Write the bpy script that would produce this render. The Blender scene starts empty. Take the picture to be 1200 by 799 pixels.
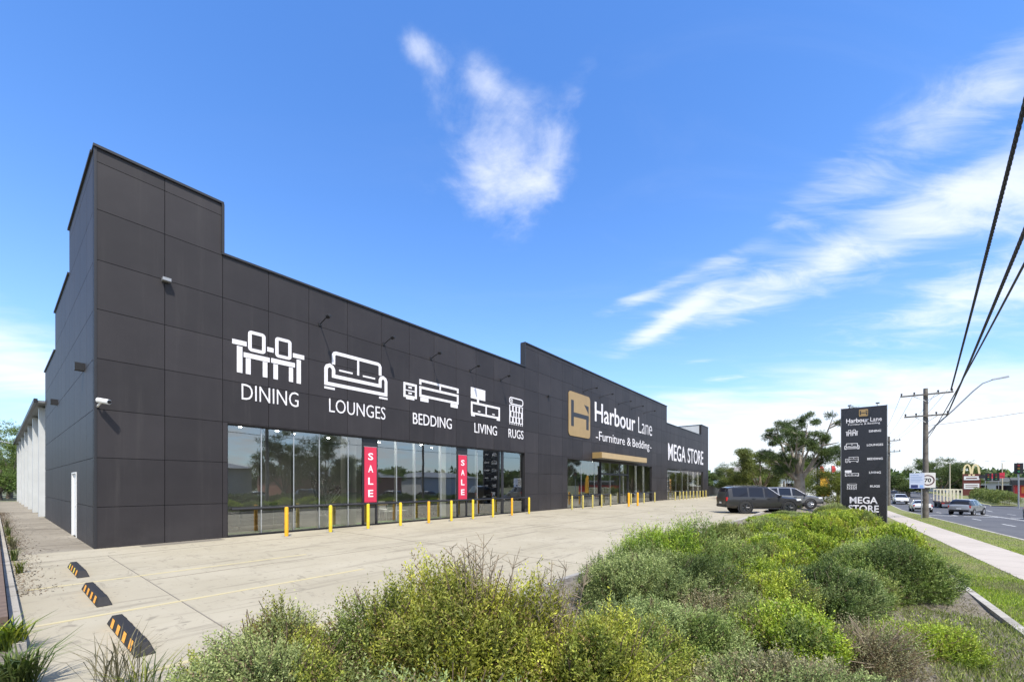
import bpy, math, random
import numpy as np
from mathutils import Vector, Matrix

S = bpy.context.scene
COL = S.collection
R = math.radians

# ------------------------------------------------------------------ camera
cam = bpy.data.cameras.new("camera")
camo = bpy.data.objects.new("camera", cam)
COL.objects.link(camo)
camo.location = (0, 0, 1.75)
camo.rotation_euler = (R(90), 0, 0)
cam.sensor_width = 36
cam.lens = 36 * 485 / 1200
cam.shift_y = 168.5 / 1200
cam.clip_start = 0.05
cam.clip_end = 5000
S.camera = camo

# ------------------------------------------------------------------ sun, sky, exposure
SUN_DIR = Vector((0.16, -0.50, 0.85)).normalized()      # towards the sun: to the right, high
sun = bpy.data.lights.new("sun", 'SUN')
sun.energy = 4.0
sun.angle = R(1.5)
sun.color = (1.0, 0.94, 0.85)
suno = bpy.data.objects.new("sun", sun)
COL.objects.link(suno)
suno.rotation_euler = SUN_DIR.to_track_quat('Z', 'Y').to_euler()
S.view_settings.view_transform = 'Standard'
S.view_settings.look = 'None'
S.view_settings.gamma = 1
S.view_settings.use_curve_mapping = False
S.view_settings.exposure = 0.62
S.cycles.max_bounces = 6
S.cycles.transparent_max_bounces = 12
S.cycles.caustics_reflective = False
S.cycles.caustics_refractive = False

W = bpy.data.worlds.new("World")
S.world = W
W.use_nodes = True
NT = W.node_tree
for n_ in list(NT.nodes):
    NT.nodes.remove(n_)


def nd(tree, kind, **kw):
    n = tree.nodes.new(kind)
    for k, v in kw.items():
        setattr(n, k, v)
    return n


class X:
    """tiny expression builder for shader maths"""
    def __init__(s, tree, sock):
        s.t, s.s = tree, sock

    def op(s, o, b=None, c=None):
        n = s.t.nodes.new('ShaderNodeMath')
        n.operation = o
        s.t.links.new(s.s, n.inputs[0])
        for i, q in ((1, b), (2, c)):
            if q is None:
                continue
            if isinstance(q, X):
                s.t.links.new(q.s, n.inputs[i])
            else:
                n.inputs[i].default_value = q
        return X(s.t, n.outputs[0])

    def __add__(s, o): return s.op('ADD', o)
    def __sub__(s, o): return s.op('SUBTRACT', o)
    def __mul__(s, o): return s.op('MULTIPLY', o)
    def __truediv__(s, o): return s.op('DIVIDE', o)

    def ramp(s, lo, hi):
        n = s.t.nodes.new('ShaderNodeMapRange')
        n.interpolation_type = 'SMOOTHSTEP'
        s.t.links.new(s.s, n.inputs[0])
        n.inputs[1].default_value = lo
        n.inputs[2].default_value = hi
        return X(s.t, n.outputs[0])

    def clamp(s):
        return s.op('MAXIMUM', 0.0).op('MINIMUM', 1.0)


def build_world():
    t = NT
    L = t.links
    tc = nd(t, 'ShaderNodeTexCoord')
    sep = nd(t, 'ShaderNodeSeparateXYZ')
    L.new(tc.outputs['Generated'], sep.inputs[0])
    x, y, z = (X(t, sep.outputs[i]) for i in range(3))
    sky = nd(t, 'ShaderNodeTexSky', sky_type='NISHITA')
    sky.sun_disc = False
    sky.sun_elevation = math.asin(SUN_DIR.z)
    sky.sun_rotation = math.atan2(SUN_DIR.x, SUN_DIR.y)
    sky.air_density = 1.0
    sky.dust_density = 0.6
    sky.ozone_density = 2.0
    hs = nd(t, 'ShaderNodeHueSaturation')
    hs.inputs['Saturation'].default_value = 1.15
    hs.inputs['Value'].default_value = 1.72
    L.new(sky.outputs[0], hs.inputs['Color'])
    gl = nd(t, 'ShaderNodeMix', data_type='RGBA', blend_type='MULTIPLY')
    gl.inputs[0].default_value = 1.0
    L.new(hs.outputs[0], gl.inputs[6])
    gl.inputs[7].default_value = (0.70, 0.95, 1.24, 1)

    az = x.op('ARCTAN2', y) * 57.29578            # degrees from +Y, positive to the right
    el = z.op('ARCSINE') * 57.29578
    # cloud-sheet coordinates
    zz = z.op('MAXIMUM', 0.02) + 0.10
    comb = nd(t, 'ShaderNodeCombineXYZ')
    L.new((x / zz).s, comb.inputs[0])
    L.new((y / zz).s, comb.inputs[1])

    def noise(scale, detail, rough, rot=0.0, stretch=(1, 1, 1), dist=0.0, off=(0, 0, 0)):
        mp = nd(t, 'ShaderNodeMapping')
        L.new(comb.outputs[0], mp.inputs[0])
        mp.inputs['Rotation'].default_value = (0, 0, rot)
        mp.inputs['Scale'].default_value = stretch
        mp.inputs['Location'].default_value = off
        n = nd(t, 'ShaderNodeTexNoise')
        n.inputs['Scale'].default_value = scale
        n.inputs['Detail'].default_value = detail
        n.inputs['Roughness'].default_value = rough
        n.inputs['Distortion'].default_value = dist
        L.new(mp.outputs[0], n.inputs['Vector'])
        return X(t, n.outputs[0])

    def blob(a0, e0, sa, se, ang=0.0):
        da, de = az - a0, el - e0
        c, s_ = math.cos(R(ang)), math.sin(R(ang))
        u = (da * c + de * s_) / sa
        v = (de * c - da * s_) / se
        q = (u * u + v * v) * -1.0
        return q.op('EXPONENT')

    fine = noise(3.2, 9, 0.62, dist=0.5)
    puff = noise(5.0, 8, 0.6, dist=0.3, off=(3, 1, 0))
    cir = noise(1.6, 9, 0.6, rot=R(-38), stretch=(0.75, 2.0, 1), dist=1.1)
    cir2 = noise(4.5, 8, 0.62, rot=R(-38), stretch=(0.75, 1.8, 1), dist=0.9, off=(5, 2, 0))
    soft = noise(0.9, 7, 0.55, stretch=(0.8, 1.3, 1), off=(1.5, 7, 0))

    # clump of puffs over the shop, with a small one to its upper left
    m = blob(-0.8, 37.5, 9.0, 6.0) * 1.0 + blob(-13.0, 45.5, 4.2, 1.7) * 0.62 + blob(-4.5, 44.4, 3.0, 1.8) * 0.6 \
        + blob(10, 44, 16, 2.2, 52) * 0.27 + blob(-10, 43, 7, 2.0, -40) * 0.3
    c1 = (m * 1.05 + (puff * 0.6 + fine * 0.6 - 0.6) * 2.6 - 0.30).ramp(0.0, 1.25) * m.ramp(0.02, 0.5) * 0.8
    # long cirrus streaks on the right
    st = blob(38, 23.2, 21, 2.6, 11) * 1.0 + blob(21, 20.3, 6, 1.1, 26) * 0.9 + blob(19, 23.8, 8, 1.0, 14) * 0.75 \
        + blob(50, 33, 14, 3.0, 14) * 0.6 + blob(36, 27.5, 12, 1.6, 16) * 0.25 + blob(58, 22, 12, 7, 0) * 0.9 + blob(47, 16, 11, 2.6, 4) * 0.75 \
        + blob(27, 12.8, 3.0, 0.5) * 0.75 + blob(24, 15.1, 2.0, 0.4) * 0.5 + blob(30, 27, 14, 1.6, 30) * 0.22
    c2 = (st * 0.95 + (cir * 0.55 + cir2 * 0.55 - 0.55) * 2.4 - 0.16).ramp(0.0, 1.2) * st.ramp(0.03, 0.5) * 0.76
    # banks near the horizon
    hb = blob(42, 5, 30, 8) * 1.0 + blob(-52, 12, 9, 4.5, 0) * 1.0 + blob(8, 5, 22, 6) * 0.4
    c3 = (hb * 1.1 + (soft - 0.5) * 1.6 + (cir - 0.5) * 0.8 - 0.22).ramp(0.0, 0.9) * hb.ramp(0.02, 0.5) * 0.86
    # broken cloud deck over the part of the sky behind the road (seen only mirrored in the glazing)
    back = (az.op('ABSOLUTE') - 70.0).ramp(0, 30)
    deck = (soft * 0.7 + fine * 0.5 - 0.42).ramp(0.0, 0.3) * back * 0.9
    veil = (cir * 1.0 - 0.46).ramp(0, 0.6) * blob(25, 33, 40, 22) * 0.10
    cover = (c1 + c2 * (c1 * -0.6 + 1.0)).clamp()
    cover = (cover + c3 * (cover * -0.7 + 1.0) + veil).clamp()
    cover = cover.op('MAXIMUM', deck)
    # horizon haze
    hz = (el.op('MAXIMUM', 0.0) * -0.095).op('EXPONENT') * 0.72

    grey = nd(t, 'ShaderNodeMix', data_type='RGBA')
    L.new((deck * (soft * -1.0 + 1.1)).clamp().s, grey.inputs[0])
    grey.inputs[6].default_value = (7.6, 7.8, 8.2, 1)
    grey.inputs[7].default_value = (6.0, 6.2, 6.6, 1)
    mh = nd(t, 'ShaderNodeMix', data_type='RGBA')
    L.new(hz.s, mh.inputs[0])
    L.new(gl.outputs[2], mh.inputs[6])
    mh.inputs[7].default_value = (5.6, 6.2, 6.7, 1)
    mc = nd(t, 'ShaderNodeMix', data_type='RGBA')
    L.new(cover.s, mc.inputs[0])
    L.new(mh.outputs[2], mc.inputs[6])
    L.new(grey.outputs[2], mc.inputs[7])
    bg = nd(t, 'ShaderNodeBackground')
    bg.inputs['Strength'].default_value = 0.10
    L.new(mc.outputs[2], bg.inputs['Color'])
    out = nd(t, 'ShaderNodeOutputWorld')
    L.new(bg.outputs[0], out.inputs['Surface'])


build_world()

# ------------------------------------------------------------------ helpers
DX, DY = 0.6237, 0.7817            # direction of the shop front and of the road
CX, CY = -11.4, 11.3               # shop corner
PHI = math.atan2(DY, DX)
T0, N0 = 1.723, -15.96             # corner in road coordinates (t along, n across to the right)


def P(t, n, z=0.0):
    return Vector((DX * t + DY * n, DY * t - DX * n, z))


def lerp(a, b, k):
    return a + (b - a) * k


_ZK = [(-300, 0.4), (-60, 0.4), (0, -0.06), (50, -1.07), (75, -1.55), (100, -1.40), (150, -0.5), (300, 0.3), (1500, 1.0)]


def zv(t):
    """level of the footway and verge along the road"""
    return float(np.interp(t, [k[0] for k in _ZK], [k[1] for k in _ZK]))


def zbed(t, n):
    k = min(1.0, max(0.0, (n + 3.7) / 5.6))
    return lerp(0.09, zv(t) + 0.01, k) + 0.05 * math.sin(t * 1.3 + n) * math.sin(n * 2.1)


class MB:
    """collects shapes for ONE mesh object"""
    def __init__(s):
        s.v, s.f, s.c = [], [], []

    def add(s, vs, fs):
        o = len(s.v)
        s.v += [tuple(p) for p in vs]
        s.f += [tuple(i + o for i in f) for f in fs]
        return s

    def box(s, x0, x1, y0, y1, z0, z1):
        return s.add([(x0, y0, z0), (x1, y0, z0), (x1, y1, z0), (x0, y1, z0), (x0, y0, z1), (x1, y0, z1), (x1, y1, z1), (x0, y1, z1)],
                     [(0, 3, 2, 1), (4, 5, 6, 7), (0, 1, 5, 4), (1, 2, 6, 5), (2, 3, 7, 6), (3, 0, 4, 7)])

    def cbox(s, c, d, rz=0.0):
        cx, cy, cz = c
        a, b, e = d[0] / 2, d[1] / 2, d[2] / 2
        co, si = math.cos(rz), math.sin(rz)
        vs = []
        for zz in (-e, e):
            for xx, yy in ((-a, -b), (a, -b), (a, b), (-a, b)):
                vs.append((cx + xx * co - yy * si, cy + xx * si + yy * co, cz + zz))
        return s.add(vs, [(0, 3, 2, 1), (4, 5, 6, 7), (0, 1, 5, 4), (1, 2, 6, 5), (2, 3, 7, 6), (3, 0, 4, 7)])

    def tube(s, pts, rad, seg=8, caps=True):
        pts = [Vector(p) for p in pts]
        if not isinstance(rad, (list, tuple)):
            rad = [rad] * len(pts)
        o = len(s.v)
        up = None
        for i, p in enumerate(pts):
            a = pts[max(i - 1, 0)]
            b = pts[min(i + 1, len(pts) - 1)]
            d = (b - a).normalized()
            if up is None:
                up = Vector((0, 0, 1)) if abs(d.z) < 0.9 else Vector((1, 0, 0))
            e1 = d.cross(up)
            if e1.length < 1e-4:
                e1 = d.cross(Vector((0.3, 1, 0.2)))
            e1.normalize()
            e2 = e1.cross(d).normalized()
            up = e2
            for k in range(seg):
                an = 2 * math.pi * k / seg
                s.v.append(tuple(p + (e1 * math.cos(an) + e2 * math.sin(an)) * rad[i]))
        for i in range(len(pts) - 1):
            for k in range(seg):
                k2 = (k + 1) % seg
                s.f.append((o + i * seg + k, o + i * seg + k2, o + (i + 1) * seg + k2, o + (i + 1) * seg + k))
        if caps:
            s.f.append(tuple(o + k for k in range(seg))[::-1])
            s.f.append(tuple(o + (len(pts) - 1) * seg + k for k in range(seg)))
        return s

    def lathe(s, prof, seg=16, origin=(0, 0, 0), axis='z'):
        o = len(s.v)
        for r, h in prof:
            for k in range(seg):
                a = 2 * math.pi * k / seg
                if axis == 'z':
                    p = (r * math.cos(a), r * math.sin(a), h)
                else:
                    p = (r * math.cos(a), h, r * math.sin(a))
                s.v.append((p[0] + origin[0], p[1] + origin[1], p[2] + origin[2]))
        n = len(prof)
        for i in range(n - 1):
            for k in range(seg):
                k2 = (k + 1) % seg
                f = (o + i * seg + k, o + i * seg + k2, o + (i + 1) * seg + k2, o + (i + 1) * seg + k)
                s.f.append(f if axis == 'z' else f[::-1])
        return s

    def stroke(s, pts, w, y0, y1, closed=False, flip=1):
        """mitred flat stroke in the x-z plane from y0 (front) to y1 (back)"""
        n = len(pts)
        lft, rgt = [], []
        for i in range(n):
            p = Vector(pts[i])
            a = Vector(pts[i - 1]) if (i > 0 or closed) else None
            b = Vector(pts[(i + 1) % n]) if (i < n - 1 or closed) else None
            d1 = (p - a).normalized() if a is not None else None
            d2 = (b - p).normalized() if b is not None else None
            if d1 is None: d1 = d2
            if d2 is None: d2 = d1
            n1, n2 = Vector((-d1.y, d1.x)), Vector((-d2.y, d2.x))
            m = (n1 + n2)
            m = m.normalized() if m.length > 1e-5 else n1
            k = w / 2 / max(0.35, m.dot(n1))
            lft.append(p + m * k)
            rgt.append(p - m * k)
        o = len(s.v)
        for yy in (y0, y1):
            for q in lft: s.v.append((q.x, yy, q.y))
            for q in rgt: s.v.append((q.x, yy, q.y))
        m = n if closed else n - 1
        for i in range(m):
            j = (i + 1) % n
            l0, l1, r0, r1 = o + i, o + j, o + n + i, o + n + j
            B = 2 * n
            s.f += [(r0, r1, l1, l0), (l0, l1, l1 + B, l0 + B), (r1, r0, r0 + B, r1 + B)]
        if not closed:
            s.f += [(o, o + 2 * n, o + 3 * n, o + n), (o + n - 1, o + 2 * n - 1, o + 4 * n - 1, o + 3 * n - 1)]
        return s

    def prism(s, poly, y0, y1):
        """filled polygon in the x-z plane"""
        n = len(poly)
        vs = [(p[0], y0, p[1]) for p in poly] + [(p[0], y1, p[1]) for p in poly]
        return s.add(vs, [tuple(range(n)), tuple(range(2 * n - 1, n - 1, -1))] + [(i, i + n, (i + 1) % n + n, (i + 1) % n) for i in range(n)])

    def mesh(s, name, mat=None, smooth=False, ang=35):
        me = bpy.data.meshes.new(name)
        me.from_pydata(s.v, [], s.f)
        if mat: me.materials.append(mat)
        if smooth:
            me.polygons.foreach_set('use_smooth', [True] * len(me.polygons))
            me.set_sharp_from_angle(angle=R(ang))
        me.update()
        return me

    def build(s, name, mat=None, parent=None, smooth=False, loc=None, rz=0.0, ang=35):
        o = bpy.data.objects.new(name, s.mesh(name, mat, smooth, ang))
        COL.objects.link(o)
        if parent: o.parent = parent
        if loc is not None: o.location = loc
        o.rotation_euler = (0, 0, rz)
        return o


def bevel(o, w, seg=2):
    m = o.modifiers.new("bevel", 'BEVEL')
    m.width = w
    m.segments = seg
    m.limit_method = 'ANGLE'
    return o


def tag(o, label=None, cat=None, group=None, kind=None):
    if label: o['label'] = label
    if cat: o['category'] = cat
    if group: o['group'] = group
    if kind: o['kind'] = kind
    return o


def thing(name, label, cat, loc=(0, 0, 0), rz=0.0, group=None):
    o = bpy.data.objects.new(name, None)
    COL.objects.link(o)
    o.location = loc
    o.rotation_euler = (0, 0, rz)
    o.empty_display_size = 0.3
    return tag(o, label, cat, group)


def kids(o):
    return [c for c in COL.objects if c.parent == o]


def copy_tree(o, parent=None):
    c = o.copy()
    COL.objects.link(c)
    if parent: c.parent = parent
    for ch in [q for q in COL.objects if q.parent == o]:
        copy_tree(ch, c)
    return c


# ------------------------------------------------------------------ materials
def mat(name, col, rough=0.6, metal=0.0, var=0.0, vscale=4.0, bump=0.0, bscale=40.0, col2=None, detail=6, spec=0.5, coat=0.0):
    m = bpy.data.materials.new(name)
    m.use_nodes = True
    t = m.node_tree
    b = t.nodes['Principled BSDF']
    b.inputs['Roughness'].default_value = rough
    b.inputs['Metallic'].default_value = metal
    b.inputs['Specular IOR Level'].default_value = spec
    b.inputs['Coat Weight'].default_value = coat
    b.inputs['Base Color'].default_value = (*col, 1)
    tc = nd(t, 'ShaderNodeTexCoord')
    if var > 0 or col2:
        n = nd(t, 'ShaderNodeTexNoise')
        n.inputs['Scale'].default_value = vscale
        n.inputs['Detail'].default_value = detail
        n.inputs['Roughness'].default_value = 0.6
        t.links.new(tc.outputs['Object'], n.inputs['Vector'])
        mx = nd(t, 'ShaderNodeMix', data_type='RGBA')
        mr = nd(t, 'ShaderNodeMapRange')
        mr.inputs[1].default_value = 0.3
        mr.inputs[2].default_value = 0.7
        t.links.new(n.outputs[0], mr.inputs[0])
        t.links.new(mr.outputs[0], mx.inputs[0])
        c2 = col2 or tuple(min(1, c * (1 + var)) for c in col)
        c1 = col if col2 else tuple(c * (1 - var) for c in col)
        mx.inputs[6].default_value = (*c1, 1)
        mx.inputs[7].default_value = (*c2, 1)
        t.links.new(mx.outputs[2], b.inputs['Base Color'])
    if bump > 0:
        n2 = nd(t, 'ShaderNodeTexNoise')
        n2.inputs['Scale'].default_value = bscale
        n2.inputs['Detail'].default_value = 5
        t.links.new(tc.outputs['Object'], n2.inputs['Vector'])
        bp = nd(t, 'ShaderNodeBump')
        bp.inputs['Strength'].default_value = bump
        bp.inputs['Distance'].default_value = 0.02
        t.links.new(n2.outputs[0], bp.inputs['Height'])
        t.links.new(bp.outputs[0], b.inputs['Normal'])
    return m


def emis(name, col, strength):
    m = bpy.data.materials.new(name)
    m.use_nodes = True
    b = m.node_tree.nodes['Principled BSDF']
    b.inputs['Base Color'].default_value = (*col, 1)
    b.inputs['Emission Color'].default_value = (*col, 1)
    b.inputs['Emission Strength'].default_value = strength
    return m


def glass_mat(name, tint=(0.55, 0.62, 0.6), ior=1.9, wav=0.02):
    m = bpy.data.materials.new(name)
    m.use_nodes = True
    t = m.node_tree
    for q in list(t.nodes): t.nodes.remove(q)
    out = nd(t, 'ShaderNodeOutputMaterial')
    tr = nd(t, 'ShaderNodeBsdfTransparent')
    tr.inputs[0].default_value = (*tint, 1)
    gl = nd(t, 'ShaderNodeBsdfGlossy')
    gl.inputs['Roughness'].default_value = 0.0
    gl.inputs['Color'].default_value = (0.93, 0.97, 0.97, 1)
    fr = nd(t, 'ShaderNodeFresnel')
    fr.inputs['IOR'].default_value = ior
    geo = nd(t, 'ShaderNodeNewGeometry')
    tc = nd(t, 'ShaderNodeTexCoord')
    n = nd(t, 'ShaderNodeTexNoise')
    n.inputs['Scale'].default_value = 0.7
    n.inputs['Detail'].default_value = 2
    t.links.new(tc.outputs['Object'], n.inputs['Vector'])
    bp = nd(t, 'ShaderNodeBump')
    bp.inputs['Strength'].default_value = wav
    bp.inputs['Distance'].default_value = 0.2
    t.links.new(n.outputs[0], bp.inputs['Height'])
    t.links.new(bp.outputs[0], gl.inputs['Normal'])
    mx = nd(t, 'ShaderNodeMixShader')
    t.links.new(fr.outputs[0], mx.inputs[0])
    t.links.new(tr.outputs[0], mx.inputs[1])
    t.links.new(gl.outputs[0], mx.inputs[2])
    t.links.new(mx.outputs[0], out.inputs['Surface'])
    return m


def leaf_mat(name, trans=0.28, rough=0.55):
    m = bpy.data.materials.new(name)
    m.use_nodes = True
    t = m.node_tree
    for q in list(t.nodes): t.nodes.remove(q)
    out = nd(t, 'ShaderNodeOutputMaterial')
    at = nd(t, 'ShaderNodeAttribute', attribute_name='tint')
    oi = nd(t, 'ShaderNodeObjectInfo')
    hs = nd(t, 'ShaderNodeHueSaturation')
    mr = nd(t, 'ShaderNodeMapRange')
    mr.inputs[3].default_value = 0.485
    mr.inputs[4].default_value = 0.515
    t.links.new(oi.outputs['Random'], mr.inputs[0])
    t.links.new(mr.outputs[0], hs.inputs['Hue'])
    t.links.new(at.outputs['Color'], hs.inputs['Color'])
    pb = nd(t, 'ShaderNodeBsdfPrincipled')
    pb.inputs['Roughness'].default_value = rough
    pb.inputs['Specular IOR Level'].default_value = 0.35
    t.links.new(hs.outputs[0], pb.inputs['Base Color'])
    tl = nd(t, 'ShaderNodeBsdfTranslucent')
    hs2 = nd(t, 'ShaderNodeHueSaturation')
    hs2.inputs['Saturation'].default_value = 1.15
    hs2.inputs['Value'].default_value = 1.3
    t.links.new(hs.outputs[0], hs2.inputs['Color'])
    t.links.new(hs2.outputs[0], tl.inputs['Color'])
    mx = nd(t, 'ShaderNodeMixShader')
    mx.inputs[0].default_value = trans
    t.links.new(pb.outputs[0], mx.inputs[1])
    t.links.new(tl.outputs[0], mx.inputs[2])
    t.links.new(mx.outputs[0], out.inputs['Surface'])
    return m


def concrete_mat(name, c1, c2, stain=(0.30, 0.27, 0.23), stain_amt=0.5, rough=0.85):
    m = bpy.data.materials.new(name)
    m.use_nodes = True
    t = m.node_tree
    b = t.nodes['Principled BSDF']
    b.inputs['Roughness'].default_value = rough
    b.inputs['Specular IOR Level'].default_value = 0.3
    tc = nd(t, 'ShaderNodeTexCoord')

    def nz(scale, detail, rough_=0.6, st=(1, 1, 1), rot=0.0, dist=0.0):
        mp = nd(t, 'ShaderNodeMapping')
        mp.inputs['Scale'].default_value = st
        mp.inputs['Rotation'].default_value = (0, 0, rot)
        t.links.new(tc.outputs['Object'], mp.inputs[0])
        n = nd(t, 'ShaderNodeTexNoise')
        n.inputs['Scale'].default_value = scale
        n.inputs['Detail'].default_value = detail
        n.inputs['Roughness'].default_value = rough_
        n.inputs['Distortion'].default_value = dist
        t.links.new(mp.outputs[0], n.inputs['Vector'])
        return X(t, n.outputs[0])
    base = nz(0.35, 8, 0.65)
    grit = nz(60, 4, 0.7)
    mx = nd(t, 'ShaderNodeMix', data_type='RGBA')
    t.links.new((base * 0.8 + grit * 0.25).ramp(0.3, 0.75).s, mx.inputs[0])
    mx.inputs[6].default_value = (*c1, 1)
    mx.inputs[7].default_value = (*c2, 1)
    # tyre scuffs and drip stains: streaks along and across the lanes
    s1 = nz(0.55, 6, 0.7, st=(0.35, 3.0, 1), rot=0.25, dist=1.5).ramp(0.53, 0.68)
    s2 = nz(1.6, 5, 0.7, st=(3, 0.7, 1), rot=0.9, dist=1.0).ramp(0.57, 0.70)
    s3 = nz(3.0, 3, 0.5).ramp(0.62, 0.72).op('MAXIMUM', nz(11.0, 2, 0.4).ramp(0.66, 0.73))
    st_ = ((s1 * 0.62).op('MAXIMUM', s2 * 0.5).op('MAXIMUM', s3 * 0.6)) * stain_amt
    m2 = nd(t, 'ShaderNodeMix', data_type='RGBA')
    t.links.new(st_.s, m2.inputs[0])
    t.links.new(mx.outputs[2], m2.inputs[6])
    m2.inputs[7].default_value = (*stain, 1)
    t.links.new(m2.outputs[2], b.inputs['Base Color'])
    bp = nd(t, 'ShaderNodeBump')
    bp.inputs['Strength'].default_value = 0.25
    bp.inputs['Distance'].default_value = 0.01
    t.links.new(grit.s, bp.inputs['Height'])
    t.links.new(bp.outputs[0], b.inputs['Normal'])
    return m


M = {}
M['concrete'] = concrete_mat('concrete', (0.315, 0.280, 0.202), (0.395, 0.355, 0.268), stain=(0.165, 0.145, 0.11), stain_amt=1.0)
M['path'] = concrete_mat('path_concrete', (0.38, 0.335, 0.285), (0.46, 0.41, 0.355), stain_amt=0.6)
M['alley'] = concrete_mat('alley_concrete', (0.20, 0.175, 0.135), (0.29, 0.26, 0.205), stain=(0.085, 0.07, 0.05), stain_amt=1.5)
M['kerb'] = concrete_mat('kerb_concrete', (0.30, 0.28, 0.24), (0.44, 0.41, 0.36), stain=(0.12, 0.11, 0.09), stain_amt=1.2)
M['asphalt'] = concrete_mat('asphalt', (0.075, 0.075, 0.08), (0.115, 0.115, 0.12), stain=(0.05, 0.05, 0.05), stain_amt=1.0, rough=0.8)
M['joint'] = mat('joint', (0.17, 0.15, 0.12), 0.9)
M['line_yellow'] = mat('worn_yellow_paint', (0.43, 0.38, 0.25), 0.8, col2=(0.48, 0.41, 0.21), vscale=5)
M['line_white'] = mat('road_white', (0.62, 0.62, 0.60), 0.7, var=0.15)
M['soil'] = mat('soil', (0.10, 0.085, 0.065), 0.95, col2=(0.23, 0.20, 0.16), vscale=9, bump=1.0, bscale=25)
M['grass_base'] = mat('grass_base', (0.12, 0.15, 0.035), 0.95, col2=(0.23, 0.215, 0.08), vscale=1.6, bump=0.8, bscale=60)
M['ground'] = mat('ground', (0.10, 0.12, 0.05), 0.95, col2=(0.16, 0.15, 0.09), vscale=0.15)
M['charcoal'] = None
M['trim'] = mat('dark_trim', (0.022, 0.022, 0.025), 0.45)
M['seam'] = mat('panel_seam', (0.014, 0.013, 0.014), 0.8)
M['white_sign'] = mat('sign_white', (0.78, 0.76, 0.78), 0.5)
M['gold'] = mat('gold_panel', (0.34, 0.23, 0.095), 0.42, var=0.06, vscale=2)
M['gold_light'] = mat('gold_fascia', (0.44, 0.32, 0.165), 0.45, var=0.06, vscale=2)
M['glass'] = glass_mat('shop_glass', tint=(0.78, 0.84, 0.82), ior=3.3, wav=0.006)
M['alu'] = mat('aluminium', (0.50, 0.52, 0.52), 0.4, 0.6)
M['black'] = mat('black_metal', (0.018, 0.018, 0.02), 0.5)
M['rubber'] = mat('rubber', (0.014, 0.013, 0.013), 0.75, var=0.3, vscale=20)
M['yellow'] = mat('bollard_yellow', (0.72, 0.52, 0.03), 0.45, var=0.12, vscale=6)
M['amber'] = mat('bollard_amber', (0.80, 0.40, 0.02), 0.45, var=0.1, vscale=6)
M['red'] = mat('sale_red', (0.62, 0.035, 0.075), 0.6)
M['pink'] = mat('sale_pink', (0.75, 0.30, 0.36), 0.6)
M['white'] = mat('white_paint', (0.78, 0.78, 0.76), 0.5, var=0.04)
M['interior_wall'] = mat('interior_wall', (0.22, 0.22, 0.21), 0.8)
M['yellow_pale'] = mat('bollard_pale_yellow', (0.50, 0.42, 0.12), 0.55, var=0.15, vscale=6)
M['interior_floor'] = mat('interior_floor', (0.10, 0.095, 0.085), 0.35, var=0.15)
M['pillar'] = mat('pale_pillar', (0.62, 0.63, 0.60), 0.6)
M['lightgrey_clad'] = mat('pale_cladding', (0.52, 0.53, 0.52), 0.55, var=0.06, vscale=1.5)
M['roofgrey'] = mat('roof_grey', (0.20, 0.21, 0.22), 0.6)
M['wood_pole'] = mat('pole_timber', (0.10, 0.085, 0.07), 0.85, col2=(0.21, 0.19, 0.16), vscale=3, bump=0.5, bscale=20)
M['steel'] = mat('galvanised', (0.36, 0.37, 0.38), 0.5, 0.5, var=0.1)
M['cable'] = mat('cable', (0.015, 0.015, 0.017), 0.6)
M['bark'] = mat('bark', (0.11, 0.085, 0.06), 0.9, col2=(0.26, 0.21, 0.16), vscale=5, bump=0.8, bscale=12)
M['bark_pale'] = mat('pale_bark', (0.36, 0.33, 0.28), 0.85, col2=(0.17, 0.135, 0.105), vscale=2.2, bump=0.8, bscale=10)
M['twig'] = mat('twig', (0.12, 0.085, 0.055), 0.9, var=0.3, vscale=30)
M['twig_grey'] = mat('dry_twig', (0.25, 0.20, 0.14), 0.9, var=0.3, vscale=30)
M['leaf'] = leaf_mat('leaf')
M['leaf_tree'] = leaf_mat('tree_leaf', trans=0.25)
M['brick'] = mat('brown_brick', (0.13, 0.09, 0.065), 0.85, var=0.25, vscale=8)
M['tyre'] = mat('tyre', (0.02, 0.02, 0.02), 0.8)
M['rim'] = mat('rim', (0.12, 0.12, 0.125), 0.35, 0.8)
M['rim_silver'] = mat('rim_silver', (0.5, 0.5, 0.52), 0.35, 0.8)
M['carglass'] = mat('car_glass', (0.012, 0.013, 0.018), 0.06, spec=0.4)
M['headlamp'] = mat('headlamp', (0.75, 0.76, 0.78), 0.15)
M['taillamp'] = mat('taillamp', (0.45, 0.02, 0.02), 0.2)
M['lampglow'] = emis('downlight_glow', (1.0, 0.95, 0.85), 45)


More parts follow.
